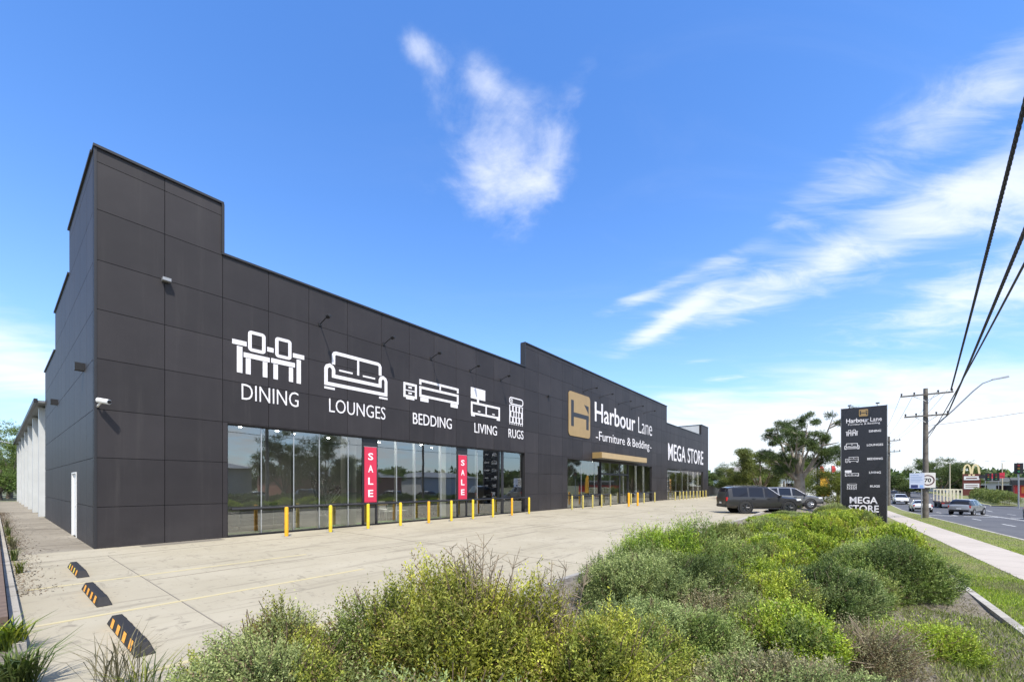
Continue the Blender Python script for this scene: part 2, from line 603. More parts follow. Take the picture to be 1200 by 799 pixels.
def charcoal():
    m = bpy.data.materials.new('charcoal_panel')
    m.use_nodes = True
    t = m.node_tree
    b = t.nodes['Principled BSDF']
    tc = nd(t, 'ShaderNodeTexCoord')
    sep = nd(t, 'ShaderNodeSeparateXYZ')
    t.links.new(tc.outputs['Object'], sep.inputs[0])
    x, y, z = (X(t, sep.outputs[i]) for i in range(3))
    n = nd(t, 'ShaderNodeTexNoise')
    n.inputs['Scale'].default_value = 0.8
    n.inputs['Detail'].default_value = 8
    n.inputs['Roughness'].default_value = 0.65
    t.links.new(tc.outputs['Object'], n.inputs['Vector'])
    at = nd(t, 'ShaderNodeAttribute', attribute_name='tint')
    mx = nd(t, 'ShaderNodeMix', data_type='RGBA')
    t.links.new(X(t, n.outputs[0]).ramp(0.3, 0.7).s, mx.inputs[0])
    mx.inputs[6].default_value = (0.0275, 0.024, 0.0255, 1)
    mx.inputs[7].default_value = (0.034, 0.030, 0.0315, 1)
    mu = nd(t, 'ShaderNodeMix', data_type='RGBA', blend_type='MULTIPLY')
    mu.inputs[0].default_value = 1
    t.links.new(mx.outputs[2], mu.inputs[6])
    t.links.new(at.outputs['Color'], mu.inputs[7])
    mp = nd(t, 'ShaderNodeMapping')
    mp.inputs['Scale'].default_value = (2.2, 2.2, 0.10)
    t.links.new(tc.outputs['Object'], mp.inputs[0])
    n5 = nd(t, 'ShaderNodeTexNoise')
    n5.inputs['Scale'].default_value = 1.6
    n5.inputs['Detail'].default_value = 7
    n5.inputs['Roughness'].default_value = 0.7
    t.links.new(mp.outputs[0], n5.inputs['Vector'])
    dust = nd(t, 'ShaderNodeMix', data_type='RGBA')
    t.links.new((X(t, n5.outputs[0]).ramp(0.5, 0.78) * 0.28 + (z * -1.0).ramp(-0.9, 0.0) * X(t, n.outputs[0]).ramp(0.35, 0.65) * 0.22).s, dust.inputs[0])
    t.links.new(mu.outputs[2], dust.inputs[6])
    dust.inputs[7].default_value = (0.075, 0.068, 0.064, 1)
    mu = dust
    # chips and scuffs near the corner at bumper height
    n2 = nd(t, 'ShaderNodeTexNoise')
    n2.inputs['Scale'].default_value = 9
    n2.inputs['Detail'].default_value = 6
    n2.inputs['Roughness'].default_value = 0.75
    t.links.new(tc.outputs['Object'], n2.inputs['Vector'])
    chip = X(t, n2.outputs[0]).ramp(0.66, 0.70) * (z * -1.0).ramp(-1.1, -0.5) * (x * -1.0).ramp(-3.2, -2.0) * (x).ramp(0.1, 0.8) * 0.55
    m3 = nd(t, 'ShaderNodeMix', data_type='RGBA')
    t.links.new(chip.s, m3.inputs[0])
    t.links.new(mu.outputs[2], m3.inputs[6])
    m3.inputs[7].default_value = (0.35, 0.33, 0.31, 1)
    t.links.new(m3.outputs[2], b.inputs['Base Color'])
    b.inputs['Roughness'].default_value = 0.55
    b.inputs['Specular IOR Level'].default_value = 0.35
    return m


M['charcoal'] = charcoal()
# ================================================================== THE SETTING
def strip(name, n0, n1, t0, t1, zo, m, step=2.0, zf=None, side=0.0):
    """sheet following the fall of the road, with a skirt of depth `side`"""
    b = MB()
    k = max(2, int((t1 - t0) / step) + 1)
    ts = [lerp(t0, t1, i / (k - 1)) for i in range(k)]
    f = zf or (lambda t: zv(t))
    for t in ts:
        a0 = n0(t) if callable(n0) else n0
        a1 = n1(t) if callable(n1) else n1
        z = f(t) + zo
        b.v += [tuple(P(t, a0, z)), tuple(P(t, a1, z))]
        if side: b.v += [tuple(P(t, a0, z - side)), tuple(P(t, a1, z - side))]
    q = 4 if side else 2
    for i in range(k - 1):
        o = i * q
        b.f.append((o, o + 1, o + q + 1, o + q))
        if side:
            b.f.append((o + 2, o, o + q, o + q + 2))
            b.f.append((o + 1, o + 3, o + q + 3, o + q + 1))
    if side:
        b.f.append((0, 2, 3, 1))
        e = (k - 1) * q
        b.f.append((e, e + 1, e + 3, e + 2))
    o = b.build(name, m)
    return tag(o, kind='structure')


def ground():
    b = MB()
    ns = [-900, -300, -120, -60, -30, -16, -8, -4.2, -3.0, 0, 2, 4, 6, 9, 14, 20, 26, 40, 60, 100, 200, 400, 900]
    ts = [-300, -150, -80, -40, -20] + list(range(-10, 122, 6)) + [130, 145, 160, 200, 260, 350, 500, 800, 1200]
    for t in ts:
        for n in ns:
            zr = zv(t) - 0.22
            if n <= -3.9: z = -0.10 if t < 75 else lerp(-0.10, 0.4, min(1, (t - 75) / 150))
            elif n <= 0: z = lerp(-0.10, zr, (n + 4.2) / 4.2)
            else: z = zr + (min(1, max(0, (n - 26) / 80)) * 1.2)
            b.v.append(tuple(P(t, n, z)))
    w = len(ns)
    for i in range(len(ts) - 1):
        for j in range(w - 1):
            b.f.append((i * w + j, i * w + j + 1, (i + 1) * w + j + 1, (i + 1) * w + j))
    tag(b.build('ground', M['ground'], smooth=True), kind='structure')


ground()


def local_sheet(name, x0, x1, y0, y1, z, m, kind='structure'):
    """flat slab in shop coordinates (x along the front, y into the building)"""
    b = MB().box(x0, x1, y0, y1, z - 0.1, z)
    o = b.build(name, m, loc=(CX, CY, 0), rz=PHI)
    return tag(o, kind=kind)


lot = local_sheet('car_park', -1.5, 76, -12.25, 0.0, 0.0, M['concrete'])
local_sheet('side_alley', -1.5, -0.002, 0.004, 52, 0.0, M['alley'])
# joints and painted bay lines
bj = MB()
for x0, x1, y0, y1 in ((-1.48, 5.5, -1.755, -1.735), (0.036, 0.050, -12.2, -1.77), (6.4, 6.415, -12.2, -0.1), (12.8, 12.815, -12.2, -0.1), (19.2, 19.215, -12.2, -0.1),
                       (-1.4, 60, -6.01, -5.998), (26, 26.015, -12.2, -0.1), (33, 33.015, -12.2, -0.1)):
    if y0 == -6.01: x0 = 0.06
    bj.box(x0, x1, y0, y1, 0.0, 0.004 if y0 != -6.01 else 0.0045)
tag(bj.build('concrete_joint', M['joint'], loc=(CX, CY, 0), rz=PHI), kind='structure')
bl = MB()
for y, xe in ((-5.38, 3.2), (-8.16, 3.1), (-10.88, 3.0)):
    bl.box(-1.4, xe, y - 0.035, y + 0.035, 0.0, 0.006)
tag(bl.build('bay_line', M['line_yellow'], loc=(CX, CY, 0), rz=PHI), kind='structure')
# pale threshold slab along the front near the corner, with a darker drain patch
tag(MB().box(0.9, 2.9, -0.55, -0.12, 0.0, 0.005).build('drain_patch', M['joint'], loc=(CX, CY, 0), rz=PHI), kind='structure')

# bed
def bed():
    b = MB()
    nt, nn_ = 160, 22
    rng = random.Random(4)
    for i in range(nt):
        t = lerp(-14, 66, i / (nt - 1))
        for j in range(nn_):
            n = lerp(-3.72, 1.84, j / (nn_ - 1))
            z = zbed(t, n) + (rng.uniform(-0.02, 0.02) if 0 < j < nn_ - 1 else 0)
            b.v.append(tuple(P(t, n, z)))
    for i in range(nt - 1):
        for j in range(nn_ - 1):
            b.f.append((i * nn_ + j, i * nn_ + j + 1, (i + 1) * nn_ + j + 1, (i + 1) * nn_ + j))
    tag(b.build('garden_bed', M['soil'], smooth=True), kind='structure')


bed()
strip('bed_kerb', -3.86, -3.70, -14, 66, 0.12, M['kerb'], zf=lambda t: 0.0, side=0.2)
strip('bed_edging', 1.83, 1.94, -14, 62, 0.05, M['kerb'], side=0.25)
strip('verge', 1.93, 3.10, -14, 120, 0.0, M['grass_base'])
strip('footpath', 3.10, 4.45, -30, 120, 0.012, M['path'], side=0.1)
strip('verge', 4.46, 6.05, -30, 120, 0.0, M['grass_base'])
strip('kerb', 6.05, 6.22, -40, 200, 0.01, M['kerb'], side=0.3)
strip('road', 6.21, 18.0, -60, 400, -0.12, M['asphalt'])
strip('kerb', 18.0, 18.17, -40, 80, 0.01, M['kerb'], side=0.3)
strip('kerb', 18.0, 18.17, 97, 200, 0.01, M['kerb'], side=0.3)
strip('verge', 18.17, 21.5, -40, 80, 0.0, M['grass_base'])
strip('verge', 18.17, 21.5, 97, 200, 0.0, M['grass_base'])
strip('side_road', 18.0, 70, 80, 97, -0.118, M['asphalt'])
strip('forecourt', 21.5, 60, 18, 80, -0.02, M['asphalt'])
jp = MB()
for t in np.arange(-6, 60, 1.5):
    z = zv(t) + 0.0155
    jp.add([P(t, 3.12, z), P(t, 4.43, z), P(t + .015, 4.43, z), P(t + .015, 3.12, z)], [(0, 1, 2, 3)])
tag(jp.build('footpath_joint', M['joint']), kind='structure')
rl = MB()
for n in (9.15, 14.9):
    for t in np.arange(-20, 130, 9.0):
        q = [(t, n - .06), (t, n + .06), (t + 3, n + .06), (t + 3, n - .06)]
        rl.add([P(a, c, zv(a) - 0.114) for a, c in q], [(0, 1, 2, 3)])
for n in (11.95, 12.2):
    for t in np.arange(-30, 74, 2.0):
        q = [(t, n - .05), (t, n + .05), (t + 2, n + .05), (t + 2, n - .05)]
        rl.add([P(a, c, zv(a) - 0.114) for a, c in q], [(0, 1, 2, 3)])
for n0 in (6.7, 9.5, 12.6, 15.3):        # stop line
    q = [(60.4, n0), (60.4, n0 + 2.3), (60.9, n0 + 2.3), (60.9, n0)]
    rl.add([P(a, c, zv(a) - 0.114) for a, c in q], [(0, 1, 2, 3)])
tag(rl.build('road_marking', M['line_white']), kind='structure')

# ================================================================== THE SHOP
store = thing('furniture_shop', 'long charcoal panel-clad furniture megastore with stepped parapet and tall glazed shopfronts', 'shop', (CX, CY, 0), PHI)
TOPS = [(0, 2.99, 10.98), (2.99, 19.6, 9.32), (19.6, 47.2, 10.87), (47.2, 62.3, 8.92), (62.3, 66.24, 10.45)]
OPEN = [(3.13, 19.60, 3.80), (24.89, 42.35, 3.72), (47.34, 63.27, 3.64)]
ZJ = [0, 1.14, 2.50, 3.83, 5.22, 6.57, 7.92, 9.30, 10.6]


def cut(rect, holes):
    out = [rect]
    for h in holes:
        nxt = []
        for (a, b, c, d) in out:
            x0, x1, z0, z1 = h
            if x1 <= a or x0 >= b or z1 <= c or z0 >= d:
                nxt.append((a, b, c, d))
                continue
            if x0 > a: nxt.append((a, x0, c, d))
            if x1 < b: nxt.append((x1, b, c, d))
            m0, m1 = max(a, x0), min(b, x1)
            if z1 < d: nxt.append((m0, m1, z1, d))
            if z0 > c: nxt.append((m0, m1, c, z0))
        out = nxt
    return out


def set_tint(o, vals):
    a = o.data.color_attributes.new('tint', 'FLOAT_COLOR', 'POINT')
    a.data.foreach_set('color', np.array(vals, dtype=np.float32).ravel())


def front_wall():
    rng = random.Random(7)
    pan, back, tints = MB(), MB(), []
    xj = [0, 1.5, 2.99, 4.39, 5.81, 7.39, 9.0]
    x = 9.0
    while x < 66: x += 1.515; xj.append(x)
    holes = [(a, b, -1, c) for a, b, c in OPEN]
    g = 0.0075
    for (a, b, top) in TOPS:
        xs = sorted(set([a, b] + [q for q in xj if a + 0.3 < q < b - 0.3]))
        zs = [z for z in ZJ if z < top - 0.25] + [top]
        for i in range(len(xs) - 1):
            for j in range(len(zs) - 1):
                tv = rng.uniform(0.84, 1.16)
                for (c, d, e, f) in cut((xs[i], xs[i + 1], zs[j], zs[j + 1]), holes):
                    c2 = c + g if abs(c - xs[i]) < 1e-6 else c
                    d2 = d - g if abs(d - xs[i + 1]) < 1e-6 else d
                    e2 = e + g if abs(e - zs[j]) < 1e-6 and e > 0 else e
                    f2 = f - g if abs(f - zs[j + 1]) < 1e-6 else f
                    pan.box(c2, d2, 0.0, 0.03, e2, f2)
                    tints += [(tv, tv, tv, 1)] * 8
        for (c, d, e, f) in cut((a, b, 0, top - 0.02), holes):
            back.box(c, d, 0.031, 0.30, e, f)
    o = pan.build('front_wall', M['charcoal'], store)
    set_tint(o, tints)
    back.build('wall_backing', M['seam'], store)


front_wall()


def side_wall():
    rng = random.Random(9)
    pan, back, tints = MB(), MB(), []
    prof = [(0.032, 6.0, 10.98), (6.0, 11.5, 9.4), (11.5, 17.2, 7.72)]
    g = 0.0075
    for (a, b, top) in prof:
        k = max(1, round((b - a) / 1.45))
        ys = [lerp(a, b, i / k) for i in range(k + 1)]
        zs = [z for z in ZJ if z < top - 0.25] + [top]
        for i in range(k):
            for j in range(len(zs) - 1):
                tv = rng.uniform(0.92, 1.12)
                for (c, d, e, f) in cut((ys[i], ys[i + 1], zs[j], zs[j + 1]), [(3.9, 5.05, -1, 2.15)]):
                    e2 = e + g if e in zs and e > 0 else e
                    f2 = f - g if f in zs else f
                    c2 = c + g if c in ys else c
                    d2 = d - g if d in ys else d
                    pan.box(0.0, 0.03, c2, d2, e2, f2)
                    tints += [(tv, tv, tv, 1)] * 8
        for (c, d, e, f) in cut((max(a, 0.301), b, 0, top - 0.02), [(3.9, 5.05, -1, 2.15)]):
            back.box(0.031, 0.30, c, d, e, f)
    o = pan.build('side_wall', M['charcoal'], store)
    set_tint(o, tints)
    back.build('wall_backing', M['seam'], store)
    d = MB().box(0.03, 0.08, 3.93, 5.02, 0.02, 2.13).build('door', M['white'], store)
    tag(d, 'white painted side door')
    MB().box(-0.01, 0.028, 4.05, 4.17, 1.0, 1.05).build('handle', M['steel'], d)
    f = MB()
    f.box(-0.02, 0.09, 3.86, 3.925, 0, 2.18).box(-0.02, 0.09, 5.025, 5.09, 0, 2.18).box(-0.02, 0.09, 3.925, 5.025, 2.135, 2.18)
    f.build('door_frame', M['white'], store)


side_wall()
# roof sheets and the returns that give the parapets their depth
rf = MB()
rf.box(0.3, 66.2, 0.301, 17, 8.3, 8.4)
rf.build('roof', M['roofgrey'], store)
for q in ((2.70, 2.988, 0.301, 6.0, 8.4, 10.95), (0.301, 2.699, 5.7, 6.0, 8.4, 10.95), (46.9, 47.19, 0.301, 1.6, 8.4, 10.84), (65.9, 66.23, 0.301, 8.0, 0, 10.42)):
    o = MB().box(*q).build('parapet_return', M['charcoal'], store)
    set_tint(o, [(1, 1, 1, 1)] * len(o.data.vertices))
MB().box(62.31, 62.6, 0.301, 8.0, 8.4, 10.42).build('tower_side', M['lightgrey_clad'], store)
MB().box(0.31, 66.2, 16.7, 17.0, 0, 8.29).build('rear_wall', M['interior_wall'], store)
cp = MB()
for (a, b, top) in TOPS:
    cp.box(a - 0.03, b + 0.03, -0.05, 0.33, top, top + 0.07)
for (a, b, top) in ((0.34, 6.0, 10.98), (6.0, 11.5, 9.4), (11.5, 17.2, 7.72)):
    cp.box(-0.05, 0.33, a, b + 0.03, top, top + 0.07)
cp.box(2.955, 3.03, -0.052, 0.331, 9.392, 10.975)
cp.box(19.56, 19.64, -0.052, 0.331, 9.392, 10.865)
cp.box(62.27, 66.27, 7.7, 8.04, 10.45, 10.52).box(62.27, 62.62, 0.34, 7.69, 10.45, 10.52)
cp.build('parapet_cap', M['trim'], store)
MB().box(-0.012, 0.045, -0.012, 0.045, 0, 10.97).build('corner_trim', M['trim'], store)

# ---- glazing
def glazing(x0, x1, top, mull, heavy=(), ):
    f = MB()
    y = 0.14
    f.box(x0, x1, y - 0.03, y + 0.05, 0.0, 0.055).box(x0, x1, y - 0.03, y + 0.05, top - 0.05, top)
    f.box(x0, x0 + 0.045, y - 0.03, y + 0.05, 0.055, top - 0.05).box(x1 - 0.045, x1, y - 0.03, y + 0.05, 0.055, top - 0.05)
    w = f.build('window', M['trim'], store)
    g = MB()
    xs = [x0 + 0.045] + list(mull) + [x1 - 0.045]
    for i in range(len(xs) - 1):
        g.add([(xs[i], y, 0.055), (xs[i + 1], y, 0.055), (xs[i + 1], y, top - 0.05), (xs[i], y, top - 0.05)], [(0, 1, 2, 3)])
    g.build('pane', M['glass'], w)
    for x in mull:
        if x not in heavy:
            MB().box(x - 0.016, x + 0.016, y - 0.012, y + 0.16, 0.056, top - 0.051).build('mullion', M['alu'], w)
    for x in heavy:
        MB().box(x - 0.11, x + 0.11, y - 0.03, y + 0.12, 0.056, top - 0.051).build('post', M['trim'], w)
    return w


glazing(3.13, 8.19, 3.80, (4.2, 5.31, 6.28, 7.5))
glazing(8.84, 13.76, 3.80, (9.9, 10.95, 12.6))
glazing(14.45, 19.60, 3.80, (15.3, 17.5), heavy=(17.5,))
glazing(24.89, 30.45, 3.72, (27.2, 29.4))
glazing(36.3, 42.35, 3.72, (38.4, 40.4))
glazing(47.34, 63.27, 3.64, (48.4, 51.0, 53.6, 56.2, 58.8, 61.2))
# entrance doors between
ent = glazing(30.55, 36.2, 3.72, (32.4, 34.4, 35.3), heavy=(34.4,))
hd = MB()
hd.box(30.456, 30.545, 0.05, 0.24, 0, 3.72).box(36.205, 36.295, 0.05, 0.24, 0, 3.72)
hd.box(30.56, 36.19, 0.06, 0.10, 2.62, 2.78)
hd.build('door_frame', M['trim'], store)
for a, b in ((8.195, 8.835), (13.765, 14.445)):
    glazing(a, b, 3.42, ())
    MB().box(a, b, 0.24, 0.299, 0.03, 3.42).build('pillar', M['pillar'], store)
    MB().box(a, b, 0.11, 0.285, 3.421, 3.80).build('lintel', M['trim'], store)

for a, b in ((7.62, 8.12), (13.32, 13.70), (29.0, 29.35)):
    MB().box(a, b, 0.55, 0.95, 0.07, 4.29).build('column', M['pillar'], store)

# gold awning over the doors
aw = MB().box(28.8, 38.6, -0.84, -0.002, 3.92, 4.40).build('awning', M['gold'], store)
MB().box(28.82, 38.58, -0.856, -0.842, 3.94, 4.38).build('fascia', M['gold_light'], aw)
MB().box(28.84, 38.56, -0.82, -0.02, 3.905, 3.919).build('soffit', M['roofgrey'], aw)

# ---- interior shell
tag(MB().box(3.0, 66, 0.302, 16.69, 0.002, 0.03).build('showroom_floor', M['interior_floor'], loc=(CX, CY, 0), rz=PHI), kind='structure')
tag(MB().box(3.14, 19.55, 0.32, 0.95, 0.031, 0.06).build('artificial_turf', mat('turf', (0.10, 0.26, 0.05), 0.95, var=0.2, vscale=40), loc=(CX, CY, 0), rz=PHI), kind='structure')
sh = MB()
sh.box(0.31, 66.1, 0.302, 16.69, 4.3, 4.4)
sh.build('ceiling', mat('ceiling', (0.35, 0.36, 0.36), 0.8), store)
for q in ((2.7, 2.95, 0.302, 8.99), (22.4, 22.6, 0.302, 8.99), (44.6, 44.8, 0.302, 8.99), (3.0, 65, 9.0, 9.2)):
    MB().box(*q, 0.03, 4.29).build('partition', M['interior_wall'], store)
MB().box(55.5, 63.2, 5.5, 5.7, 0.031, 4.28).build('feature_wall', mat('warm_timber', (0.30, 0.15, 0.06), 0.6, var=0.3, vscale=3), store)

LIGHTSPOT = [(5.0, 4.6), (6.6, 4.8), (7.6, 5.4), (9.6, 5.8), (11.5, 4.7), (12.6, 5.6), (15.2, 4.9), (16.8, 5.8), (18.6, 4.8),
             (26, 5.0), (28, 6.0), (31, 4.9), (34, 5.8), (37, 5.0), (40, 5.8), (48.6, 5.0), (51, 5.8), (53, 5.0), (56, 5.8), (58, 5.0), (60, 5.8), (62, 5.0)]
for x, y in LIGHTSPOT:
    c = MB().lathe([(0.0, 4.27), (0.055, 4.27), (0.07, 4.299)], 10, (x, y, 0)).build('downlight', M['lampglow'], store)
for x0, w in ((57.0, 6.0), (6.5, 5.0), (32.0, 5.0), (51.5, 4.0)):
    la = bpy.data.lights.new('showroom_lamp', 'AREA')
    la.energy = 320 if x0 == 57.0 else 220
    la.color = (1.0, 0.82, 0.6) if x0 == 57.0 else (1, 0.93, 0.85)
    la.shape = 'RECTANGLE'
    la.size, la.size_y = w, 2.5
    lo = bpy.data.objects.new('showroom_lamp', la)
    COL.objects.link(lo)
    lo.parent = store
    lo.location = (x0 + 2.5, 3.2, 4.22)

# ---- icons and lettering on the wall
def text_mesh(body, weight=0.0, ext=0.5, shear=0.0, spacing=1.0):
    cu = bpy.data.curves.new('lettering', 'FONT')
    cu.body = body
    cu.extrude = 0.02
    cu.offset = weight
    cu.space_character = spacing
    cu.resolution_u = 3
    o = bpy.data.objects.new('lettering', cu)
    COL.objects.link(o)
    dg = bpy.context.evaluated_depsgraph_get()
    dg.update()
    me = bpy.data.meshes.new_from_object(o.evaluated_get(dg))
    bpy.data.objects.remove(o)
    bpy.data.curves.remove(cu)
    return me


def text(name, body, parent, x0, x1, z0, z1, y=-0.012, thick=0.02, weight=0.0, m=None, spacing=1.0, full=None):
    """lettering fitted to a box on the x-z plane of its parent, facing -y"""
    me = text_mesh(body, weight, spacing=spacing)
    n = len(me.vertices)
    co = np.empty(n * 3, dtype=np.float32)
    me.vertices.foreach_get('co', co)
    co = co.reshape(-1, 3)
    mn, mx_ = co.min(0), co.max(0)
    out = np.empty_like(co)
    out[:, 0] = x0 + (co[:, 0] - mn[0]) / (mx_[0] - mn[0]) * (x1 - x0)
    out[:, 2] = z0 + (co[:, 1] - mn[1]) / (mx_[1] - mn[1]) * (z1 - z0)
    out[:, 1] = y - (co[:, 2] - mn[2]) / max(1e-6, mx_[2] - mn[2]) * thick + thick
    me.vertices.foreach_set('co', out.ravel())
    me.materials.clear()
    me.materials.append(m or M['white_sign'])
    me.update()
    o = bpy.data.objects.new(name, me)
    COL.objects.link(o)
    if parent: o.parent = parent
    return o


def arc(cx, cz, r, a0, a1, k=5):
    return [(cx + r * math.cos(R(lerp(a0, a1, i / k))), cz + r * math.sin(R(lerp(a0, a1, i / k)))) for i in range(k + 1)]


def rring(x0, x1, z0, z1, r):
    return arc(x1 - r, z1 - r, r, 90, 0, 4) + arc(x1 - r, z0 + r, r, 0, -90, 4) + arc(x0 + r, z0 + r, r, -90, -180, 4) + arc(x0 + r, z1 - r, r, 180, 90, 4)


ICON = {
    'dining': [([(3.26, 6.56), (3.69, 6.565)], .16, 0), ([(4.34, 6.565), (4.55, 6.565)], .16, 0), ([(5.22, 6.565), (5.63, 6.565)], .16, 0),
               ([(3.48, 6.44), (3.48, 5.55)], .165, 0), ([(5.43, 6.44), (5.43, 5.55)], .155, 0),
               (rring(3.79, 4.23, 6.41, 7.01, .06), .112, 1), (rring(4.66, 5.11, 6.41, 7.03, .06), .112, 1),
               ([(3.60, 6.19), (4.42, 6.19)], .165, 0), ([(4.47, 6.20), (5.29, 6.20)], .165, 0),
               ([(3.74, 6.09), (3.74, 5.55)], .15, 0), ([(4.27, 6.09), (4.27, 5.55)], .15, 0),
               ([(4.62, 6.09), (4.62, 5.55)], .15, 0), ([(5.15, 6.09), (5.15, 5.56)], .145, 0)],
    'lounge': [([(6.79, 6.58), (6.79, 6.95), (6.83, 7.02), (6.90, 7.05), (8.82, 7.05), (8.89, 7.02), (8.93, 6.95), (8.93, 6.57)], .135, 0),
               ([(7.87, 6.978), (7.87, 6.36)], .09, 0), ([(7.03, 6.39), (7.62, 6.39)], .07, 0), ([(8.09, 6.38), (8.68, 6.38)], .07, 0),
               ([(6.48, 5.77), (6.48, 6.36), (6.53, 6.46), (6.64, 6.51), (6.74, 6.46), (6.79, 6.36), (6.79, 6.11), (8.93, 6.11), (8.93, 6.36),
                 (8.98, 6.46), (9.08, 6.51), (9.18, 6.46), (9.23, 6.36), (9.23, 5.77)], .14, 1),
               ([(6.41, 5.60), (6.84, 5.60)], .085, 0), ([(8.88, 5.60), (9.31, 5.60)], .085, 0)],
    'bed': [([(10.23, 6.49), (10.89, 6.49), (10.89, 5.91), (10.23, 5.91)], .11, 1), ([(10.29, 6.19), (10.83, 6.19)], .05, 0),
            ([(10.46, 6.34), (10.65, 6.34)], .076, 0), ([(10.46, 6.07), (10.65, 6.07)], .076, 0), ([(10.32, 5.81), (10.80, 5.81)], .07, 0),
            ([(11.16, 6.60), (11.16, 6.80), (13.65, 6.80), (13.65, 6.60)], .118, 0), ([(12.42, 6.738), (12.42, 6.55)], .096, 0),
            ([(11.16, 6.47), (13.65, 6.47), (13.65, 6.07), (11.16, 6.07)], .118, 1), ([(11.16, 5.90), (11.66, 5.90)], .19, 0), ([(13.14, 5.90), (13.65, 5.90)], .19, 0)],
    'living': [([(14.64, 6.83), (15.81, 6.83)], .60, 0), ([(15.21, 6.52), (15.21, 6.36)], .16, 0), ([(14.71, 6.29), (17.05, 6.29), (17.05, 5.71), (14.71, 5.71)], .12, 1),
               ([(15.89, 6.228), (15.89, 5.772)], .093, 0), ([(15.21, 5.87), (15.40, 5.87)], .06, 0), ([(16.42, 5.87), (16.63, 5.87)], .06, 0),
               ([(14.67, 5.595), (14.96, 5.595)], .09, 0), ([(16.82, 5.595), (17.11, 5.595)], .09, 0)],
    'rug': [(rring(18.03, 19.38, 6.76, 7.14, .16), .07, 1), (arc(18.24, 6.95, .085, 0, 330, 9), .05, 0)]
    + [([(18.0, z), (19.38, z)], .045, 0) for z in (6.66, 6.30, 5.96, 5.62)] + [([(x, 6.635), (x, 6.325)], w, 0) for x, w in ((18.05, .08), (18.36, .13), (18.68, .13), (19.0, .13), (19.32, .08))]
    + [([(x, 6.275), (x, 5.985)], w, 0) for x, w in ((18.1, .16), (18.45, .08), (18.69, .08), (18.95, .08), (19.28, .16))]
    + [([(x, 5.935), (x, 5.645)], w, 0) for x, w in ((18.05, .08), (18.36, .13), (18.68, .13), (19.0, .13), (19.32, .08))]
    + [([(18.06 + .21 * i, 5.595), (18.06 + .21 * i, 5.47)], .055, 0) for i in range(7)],
}
BOX = {'dining': (3.26, 5.63, 5.55, 7.07), 'lounge': (6.41, 9.31, 5.56, 7.12), 'bed': (10.17, 13.71, 5.77, 6.86), 'living': (14.64, 17.11, 5.55, 7.13), 'rug': (17.98, 19.43, 5.47, 7.18)}


def icon(kind, parent, y, thick, fit=None, name=None):
    b = MB()
    bx = BOX[kind]
    sx = sz = 1.0
    ox = oz = 0.0
    if fit:
        sx = (fit[1] - fit[0]) / (bx[1] - bx[0])
        sz = (fit[3] - fit[2]) / (bx[3] - bx[2])
        ox, oz = fit[0] - bx[0] * sx, fit[2] - bx[2] * sz
    for pts, w, closed in ICON[kind]:
        b.stroke([(p[0] * sx + ox, p[1] * sz + oz) for p in pts], w * min(sx, sz), y, y + thick, bool(closed))
    return b.build(name or (kind + '_icon'), M['white_sign'], parent)


for k in ICON:
    icon(k, store, -0.014, 0.013)
for nm, body, x0, x1, sp in (('dining', 'DINING', 3.54, 5.42, 1.0), ('lounge', 'LOUNGES', 6.61, 9.2, 1.0), ('bed', 'BEDDING', 10.72, 13.22, 1.0), ('living', 'LIVING', 14.93, 16.84, 1.0), ('rug', 'RUGS', 17.93, 19.44, 1.0)):
    text(nm + '_lettering', body, store, x0, x1, 4.655, 5.2, weight=-0.006 if nm in ('dining', 'lounge') else 0.0)
text('name_lettering', 'Harbour', store, 29.23, 37.75, 7.0, 8.62, weight=0.008)
text('name_lettering', 'Lane', store, 38.55, 42.35, 6.98, 8.56, weight=-0.014)
for wd, a, b, z0 in (('Furniture', 30.0, 35.25, 5.48), ('&', 35.8, 36.65, 5.48), ('Bedding', 37.1, 41.55, 5.22)):
    text('tagline_lettering', wd, store, a, b, z0, 6.25, weight=-0.004)
for a in (29.4, 41.75):
    MB().box(a, a + .42, -0.012, -0.001, 5.66, 5.74).build('tagline_dash', M['white_sign'], store)
text('megastore_lettering', 'MEGA', store, 47.65, 54.5, 4.66, 6.68, weight=0.006)
text('megastore_lettering', 'STORE', store, 55.5, 63.27, 4.66, 6.66, weight=0.006)


def emblem(parent, x0, x1, z0, z1, y):
    w, h = x1 - x0, z1 - z0
    lg = MB().prism(rring(x0, x1, z0, z1, w * 0.09)[::-1], y, y + 0.04).build('emblem', M['gold'], parent)

    def q(pts): return [(x0 + a * w, z1 - c * h) for a, c in pts]
    b = MB()
    b.prism(q([(.10, .19), (.22, .19), (.22, .78), (.10, .78)]), y - 0.006, y - 0.002)
    b.prism(q([(.222, .46), (.80, .46), (.80, .56), (.222, .56)]), y - 0.006, y - 0.002)
    b.prism(q([(.802, .46), (.92, .46), (.92, .80), (.802, .80)]), y - 0.006, y - 0.002)
    b.prism(q([(.70, .22), (.92, .24), (.92, .42)]), y - 0.006, y - 0.002)
    b.build('emblem_mark', M['trim'], lg)
    return lg


emblem(store, 25.0, 28.35, 5.46, 8.80, -0.045)

# ---- fittings on the walls
def sign_light(x, z, L=0.62):
    b = MB().tube([(x, -0.002, z), (x, -0.35, z + 0.10), (x, -L, z + 0.16)], 0.02, 6)
    o = b.build('sign_light', M['black'], store)
    MB().lathe([(0, -L - .16), (0.06, -L - .15), (0.085, -L + 0.02), (0.0, -L + 0.03)], 10, (x, 0, z + 0.15), axis='y').build('lamp_head', M['black'], o, smooth=True)
    MB().cbox((x, -0.02, z), (0.12, 0.03, 0.12)).build('wall_plate', M['black'], o)


